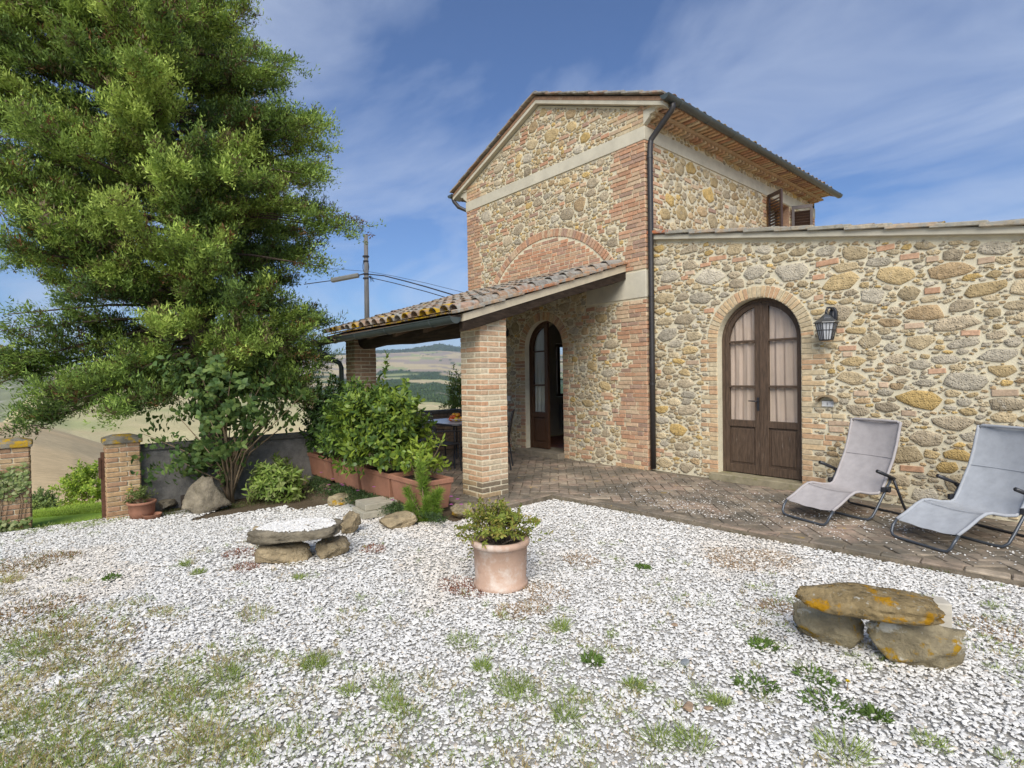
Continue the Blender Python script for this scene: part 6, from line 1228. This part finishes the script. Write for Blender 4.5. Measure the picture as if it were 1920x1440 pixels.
# ------------------------------------------------------------------ gravel
def build_gravel():
    r = np.random.default_rng(201)
    def area(n, lo, hi):
        # points on the courtyard between two view depths
        X = r.uniform(-8.5, 3.5, n); Y = r.uniform(-3.0, 6.2, n); d = X*CF[0]+Y*CF[1]; s = X*CR[0]+Y*CR[1]; k = (d > lo) & (d <= hi) & (np.abs(s) < d*1.02+.9)
        k &= ~in_poly(X, Y, PAVE) & (Y < 6) & ((X > -8.42)) & ~((Y > 2.88+.1*np.sin(X*4)) & (X < -5.05)) & ~((X < -8.0) & (Y > .95+.12*np.sin(X*9))) & ~((X < -7.4) & (Y > 1.25) & (Y > -6.2-X)) & ~((X < -7.0) & (Y > 2.35))
        k &= ~((X > -5.3) & (X < -4.80) & (Y > 3.25)); return X[k], Y[k]
    XYs = [area(640000, .9, 4.2), area(380000, 4.2, 6.6), area(180000, 6.6, 9.6)]; sz = [.0074, .0089, .0115]
    X = np.concatenate([a[0] for a in XYs]); Y = np.concatenate([a[1] for a in XYs]); S = np.concatenate([np.full(len(a[0]), s) for a, s in zip(XYs, sz)])
    # thinner where weeds, moss and bare soil show through
    den = fbm2(X, Y, 77, 4, .55); leftness = np.clip((1.4-Y+(-X-3)*.15)/2.2, 0, 1); d = X*CF[0]+Y*CF[1]; thin = (den > .60) & (r.random(len(X)) < .15+.25*leftness*(d < 5.2)); k = ~thin; X, Y, S = X[k], Y[k], S[k]; n = len(X)
    Z = gz(X)+.002+.006*r.random(n)
    # pebbles kicked on to the paving
    m = 4800; U = r.uniform(-4.6, 1.2, m); W = 5.0+(U+4.8)*.09+np.abs(r.normal(size=m))*.9; k = in_poly(U, W, PAVE) & (W < 7.1) & (r.random(m) < .12+.75*np.clip((fbm2(U, W, 91, 4, .5)-.42)*4, 0, 1)*np.clip((U+4.6)/2, .15, 1)); U, W = U[k], W[k]
    # pebbles lying on the left bench slab
    c = on(556, 993, 'z', .20); q = 1500; a = r.random(q)*6.283; rr = np.sqrt(r.random(q)); SX = c[0]+CR[0]*rr*np.cos(a)*.33+CF[0]*rr*np.sin(a)*.20; SY = c[1]+CR[1]*rr*np.cos(a)*.33+CF[1]*rr*np.sin(a)*.20
    bpy.context.view_layer.update(); dg = bpy.context.evaluated_depsgraph_get(); slab = [o for o in bpy.data.objects if o.name.startswith('seat_slab')][0]; inv = slab.matrix_world.inverted(); SZ = []
    for x, y in zip(SX, SY):
        ok, loc, nn, i = slab.ray_cast(inv@Vector((x, y, 1)), (inv.to_3x3()@Vector((0, 0, -1))).normalized()); SZ.append((slab.matrix_world@loc).z if ok else -9)
    SZ = np.array(SZ); k = SZ > -1; SX, SY, SZ = SX[k], SY[k], SZ[k]
    PX = np.concatenate([X, U, SX]); PY = np.concatenate([Y, W, SY]); PZ = np.concatenate([Z, np.full(len(U), .006), SZ+.003]); SS = np.concatenate([S*(.55+1.05*r.random(n)**2.0), .0035+.005*r.random(len(U)), .008+.006*r.random(len(SX))]); n = len(PX)
    me = bpy.data.meshes.new('gravel'); me.vertices.add(n); me.vertices.foreach_set('co', np.stack([PX, PY, PZ], 1).astype(np.float32).ravel())
    def att(name, typ, arr, key): a_ = me.attributes.new(name, typ, 'POINT'); a_.data.foreach_set(key, np.asarray(arr).ravel())
    att('rot', 'FLOAT_VECTOR', np.stack([r.normal(size=n)*.17, r.normal(size=n)*.17, r.random(n)*6.283], 1).astype(np.float32), 'vector')
    att('scl', 'FLOAT_VECTOR', (SS[:, None]*np.stack([1.0+.35*r.random(n), .75+.3*r.random(n), .28+.18*r.random(n)], 1)).astype(np.float32), 'vector'); att('pick', 'INT', r.integers(0, 6, n).astype(np.int32), 'value')
    g = r.random(n); base = np.where(g[:, None] < .80, np.array([[.76, .74, .695]]), np.where(g[:, None] < .95, np.array([[.66, .65, .62]]), np.where(g[:, None] < .985, np.array([[.62, .54, .44]]), np.array([[.42, .39, .36]])))); base = base*(.82+.30*r.random((n, 1)))
    stain = np.clip((fbm2(PX, PY, 95, 4, 1.1)-.58)*5, 0, .4)[:, None]*np.array([[.0, .10, .22]]); base = base*(1-stain)
    col4 = np.ones((n, 4), np.float32); col4[:, :3] = base; a_ = me.attributes.new('tone', 'FLOAT_COLOR', 'POINT'); a_.data.foreach_set('color', col4.ravel()); me.update()
    pm = material('white_pebbles', src='inst', var=(.85, 1.1), vscale=60, bump=.25, bscale=150, bdist=.003, rough=.75, spec=.25)
    ng = bpy.data.node_groups.new('scatter_gravel', 'GeometryNodeTree'); ng.interface.new_socket('Geometry', in_out='INPUT', socket_type='NodeSocketGeometry'); ng.interface.new_socket('Geometry', in_out='OUTPUT', socket_type='NodeSocketGeometry'); L = ng.links.new
    gi = ng.nodes.new('NodeGroupInput'); go = ng.nodes.new('NodeGroupOutput'); g2i = ng.nodes.new('GeometryNodeGeometryToInstance'); parts = []
    for s in range(6):
        ic = ng.nodes.new('GeometryNodeMeshIcoSphere'); ic.inputs['Radius'].default_value = 1; ic.inputs['Subdivisions'].default_value = 2
        nz = ng.nodes.new('ShaderNodeTexNoise'); nz.noise_dimensions = '4D'; nz.inputs['W'].default_value = s*3.7+1; nz.inputs['Scale'].default_value = .75; nz.inputs['Detail'].default_value = 1.5
        sub = ng.nodes.new('ShaderNodeVectorMath'); sub.operation = 'SUBTRACT'; sub.inputs[1].default_value = (.5, .5, .5); L(nz.outputs['Color'], sub.inputs[0]); scn = ng.nodes.new('ShaderNodeVectorMath'); scn.operation = 'SCALE'; scn.inputs['Scale'].default_value = 1.7; L(sub.outputs[0], scn.inputs[0])
        sp_ = ng.nodes.new('GeometryNodeSetPosition'); L(ic.outputs['Mesh'], sp_.inputs['Geometry']); L(scn.outputs[0], sp_.inputs['Offset']); sm = ng.nodes.new('GeometryNodeSetMaterial'); sm.inputs['Material'].default_value = pm; L(sp_.outputs[0], sm.inputs['Geometry']); parts.append(sm)
    for p in reversed(parts): L(p.outputs[0], g2i.inputs[0])
    def na(name, typ): a = ng.nodes.new('GeometryNodeInputNamedAttribute'); a.data_type = typ; a.inputs['Name'].default_value = name; return a.outputs[0]
    iop = ng.nodes.new('GeometryNodeInstanceOnPoints'); L(gi.outputs[0], iop.inputs['Points']); L(g2i.outputs[0], iop.inputs['Instance']); iop.inputs['Pick Instance'].default_value = True; L(na('pick', 'INT'), iop.inputs['Instance Index']); L(na('rot', 'FLOAT_VECTOR'), iop.inputs['Rotation']); L(na('scl', 'FLOAT_VECTOR'), iop.inputs['Scale']); L(iop.outputs[0], go.inputs[0])
    me.materials.append(pm); o = bpy.data.objects.new('gravel', me); col.objects.link(o); setpar(o, None); mod = o.modifiers.new('scatter', 'NODES'); mod.node_group = ng; tag(o, 'white marble gravel covering the courtyard', 'gravel', kind='stuff'); print('pebbles', n)
build_gravel()
# ------------------------------------------------------------------ grass and weeds
GREEN = [(.27, .35, .075), (.33, .41, .10), (.20, .29, .06), (.37, .43, .15)]; DRY = [(.52, .43, .18), (.56, .47, .24), (.40, .27, .12), (.46, .41, .16)]
def blades(r, c, n, rad, h, pal, w=.0035, flat=.5):
    a = r.random(n)*6.283; q = np.sqrt(r.random(n))*rad; P = np.stack([c[0]+q*np.cos(a)*1.3, c[1]+q*np.sin(a), np.full(n, c[2])], 1); o = np.stack([np.cos(a), np.sin(a), np.zeros(n)], 1); Dr = nrm(o*(flat*r.random((n, 1))*2)+np.array([0, 0, 1.])*(.35+.8*r.random((n, 1)))+r.normal(size=(n, 3))*.35); V, F_ = leaf_arrays(P, Dr, unit(r, n), h*(.5+.8*r.random(n)), w*(.7+.6*r.random(n)), .0, .35); return V, F_, tones_for(n, pal, r)
def join(L):
    Vs, Fs, Ts, k = [], [], [], 0
    for V, F_, T_ in L: Vs.append(V); Fs.append(F_+k); Ts.append(T_); k += len(V)
    return np.concatenate(Vs), np.concatenate(Fs), np.concatenate(Ts)
def build_grass():
    r = np.random.default_rng(301)
    spots = [(870, 1208, .13, 1), (960, 1290, .14, 1), (975, 1305, .12, 1), (590, 1245, .09, 1), (1415, 1285, .10, 2), (1430, 1212, .07, 2), (720, 1290, .09, 1), (480, 1155, .17, 3), (740, 1325, .08, 1), (1190, 1290, .05, 1), (590, 870+380, .09, 1), (1050, 1180, .05, 1), (1530, 1272, .09, 2), (1560, 1325, .12, 2), (1580, 1412, .11, 1), (1300, 1395, .09, 1), (1240, 1390, .09, 1), (1745, 1395, .08, 1), (1645, 1345, .05, 2), (1060, 1345, .07, 1), (130, 1190, .22, 3), (60, 1215, .18, 1), (100, 1340, .2, 1), (200, 1270, .14, 3), (340, 1300, .14, 1), (420, 1270, .10, 1), (300, 1150, .10, 3), (520, 1400, .18, 1), (380, 1400, .18, 3), (130, 1400, .15, 1), (560, 1085, .05, 1), (372, 1075, .06, 1), (350, 1060, .06, 1), (1205, 1065, .05, 2), (905, 1255, .05, 1), (655, 1300, .06, 1), (210, 1085, .06, 2), (20, 1090, .10, 3), (1110, 1240, .05, 2), (1350, 1320, .05, 1)]
    for i, (u, v, rad, kind) in enumerate(spots):
        p = gp(u, v); pal = {1: GREEN, 2: [(.12, .20, .04), (.16, .25, .05), (.10, .16, .035)], 3: GREEN[:2]+DRY}[kind]
        if kind == 2: V, F_, T_ = blades(r, (p[0], p[1], p[2]+.004), 150, rad*.8, .034, pal, .010, 1.2)
        else: rad *= .62; V, F_, T_ = blades(r, (p[0], p[1], p[2]), int(110+900*rad), rad, .04+.04*r.random(), pal, .0032)
        me = npmesh('grass_tuft' if kind != 2 else 'weed', V-p, F_, T_); me.materials.append(fol_grass); o = bpy.data.objects.new(me.name, me); col.objects.link(o); setpar(o, None, Matrix.Translation(Vector([float(q) for q in p])))
        if kind == 2: tag(o, 'broad leaved green weed sprouting through the white gravel', 'weed', 'weeds in the gravel')
        elif kind == 3: tag(o, 'half dry tuft of grass growing in the white gravel', 'grass tuft', 'dry grass tufts in the gravel')
        else: tag(o, 'green tuft of grass growing in the white gravel', 'grass tuft', 'green grass tufts in the gravel')
    L = []
    # scattered small growth, thicker towards the gate side of the courtyard
    n = 0
    while n < 1450:
        u, v = r.uniform(-60, 1980), r.uniform(985, 1500); lf = max(0, (900-u)/900); keep = .10+.9*lf*min(1, (v-1000)/250)
        if u > 900: keep = .22
        p = gp(u, v)
        if r.random() > keep or in_poly(p[0], p[1], PAVE) or fbm2(np.array([p[0]]), np.array([p[1]]), 77, 4, .55)[0] < .47-.06*lf: continue
        n += 1; dry = r.random() < (.30+.25*lf); rad = .010+.045*r.random()**2*(1+lf); L.append(blades(r, (p[0], p[1], p[2]), int(10+520*rad), rad, .02+.03*r.random(), DRY if dry else GREEN, .0026))
    # dead moss and dry mats
    for u, v, rad, k in ((60, 1058, .32, 0), (110, 1050, .2, 0), (30, 1075, .2, 0), (1400, 1050, .26, 1), (1370, 1056, .16, 1), (1450, 1045, .16, 1), (1020, 1110, .16, 1), (860, 1098, .14, 2), (880, 1108, .12, 2), (960, 1150, .10, 1), (60, 1155, .3, 0), (20, 1180, .3, 0), (160, 1205, .3, 0), (1090, 1052, .13, 1), (450, 1040, .14, 2), (460, 1065, .10, 2), (700, 1030, .10, 2), (1460, 1140, .10, 1), (1000, 1140, .1, 1), (1900, 1190, .2, 1)):
        p = gp(u, v); pal = [[(.30, .17, .06), (.24, .15, .06), (.20, .19, .06)], [(.42, .29, .17), (.36, .24, .13), (.46, .35, .22)], [(.28, .11, .07), (.34, .17, .10), (.22, .10, .07)]][k]; L.append(blades(r, (p[0], p[1], p[2]+.002), int(5200*rad*rad+260), rad, .026, pal, .006, 1.3))
    # dark moss and leaf litter at the paving edge, wall foot and pillars
    for i in range(90): t = r.random(); x = -4.6+5.6*t; y = 4.80+(x+4.83)*.10-.03*r.random(); L.append(blades(r, (x, y, -.05), 22, .04, .03, [(.10, .13, .035), (.14, .15, .05), (.18, .14, .07)], .004))
    for i in range(120): y = .9+1.9*r.random(); L.append(blades(r, (-8.3+.35*r.random()+max(0, y-1.2)*.25, y, -.2), 22, .06, .035, [(.09, .12, .035), (.15, .12, .06), (.12, .15, .04)], .005))
    for i in range(60): L.append(blades(r, (-8.5+.5*r.random(), -.3+1.2*r.random(), -.2), 18, .05, .04, GREEN, .004))
    V, F_, T_ = join(L); o = foliage('grass', V, F_, T_, fol_grass, None); tag(o, 'sparse grass, dead moss and litter scattered over the gravel', 'grass', kind='stuff')
    # lawn beyond the gate
    L = []
    for i in range(1900):
        u, v = r.uniform(40, 215), r.uniform(925, 992); d = ray(u, v); 
        for k in np.linspace(7.6, 16, 60):
            P = CAM+d*k
            if P[2] < tz(P[0], P[1]): L.append(blades(r, (P[0], P[1], tz(P[0], P[1])-.01), 30, .12, .045, [(.36, .50, .07), (.43, .55, .09), (.30, .42, .06)], .006)); break
    if L: V, F_, T_ = join(L); o = foliage('lawn', V, F_, T_, fol_grass, None); tag(o, 'strip of mown green lawn beyond the gate', 'lawn', kind='stuff')
    # the single yellow flower among the weeds by the bench
    p = gp(1588, 1297); fl = empty('dandelion', (p[0], p[1], -.05), 'single yellow dandelion by the lichened stone bench', 'flower'); mb = MB(); mb.tube([(p[0], p[1], -.05), (p[0]+.004, p[1], .0)], .002, 5); obj('stem', mb, twig, fl); m = 22; a = np.arange(m)*2.4; V, F_ = leaf_arrays(np.tile((p[0]+.004, p[1], 0), (m, 1)), np.stack([np.cos(a), np.sin(a), .3+.5*(np.arange(m) % 3)], 1), np.tile([0, 0, 1.], (m, 1)), np.full(m, .014), np.full(m, .006)); o = foliage('petals', V, F_, np.tile([.70, .52, .01], (6*m, 1)), fol_grass, fl)
build_grass()
def build_stones():
    # larger loose stones lying on the gravel
    r = np.random.default_rng(401)
    for u, v, s, c in ((1290, 1332, .05, 1), (1328, 1333, .03, 1), (1265, 1175, .03, 1), (145, 1303, .04, 0), (158, 1326, .045, 0), (1285, 1247, .04, 2), (1120, 1303, .03, 0)):
        p = gp(u, v); rock('loose_stone', (p[0], p[1], p[2]+.004), (s*1.4, s, s*.6), r.random()*3, int(u), [material('white_stone', (.66, .65, .62), bump=.3, coords='obj'), material('brown_stone', (.34, .24, .16), bump=.3, coords='obj'), material('grey_blue_stone', (.26, .28, .29), bump=.3, coords='obj')][c], ['white stone larger than the gravel around it', 'brown flat stone lying on the white gravel', 'blue grey stone lying on the white gravel'][c], 'stone', sink=.0, group='loose stones on the gravel', cuts=6)
build_stones()
# ------------------------------------------------------------------ haze
def build_haze():
    mb = MB(); mb.bx(-9300, 9300, -9300, 9300, TERR[..., 2].min()-1.5, TERR[..., 2].max()+40); mt = bpy.data.materials.new('haze_air'); mt.use_nodes = True; nt = mt.node_tree; nt.nodes.remove(nt.nodes['Principled BSDF']); v = N(nt, 'ShaderNodeVolumePrincipled'); v.inputs['Color'].default_value = (.72, .82, 1, 1); v.inputs['Density'].default_value = HAZE; v.inputs['Anisotropy'].default_value = .2; nt.links.new(v.outputs[0], nt.nodes['Material Output'].inputs['Volume'])
    o = obj('haze', mb, mt); tag(o, 'pale blue haze in the air over the valley', 'haze', kind='stuff')
HAZE = 1.0e-4
build_haze()
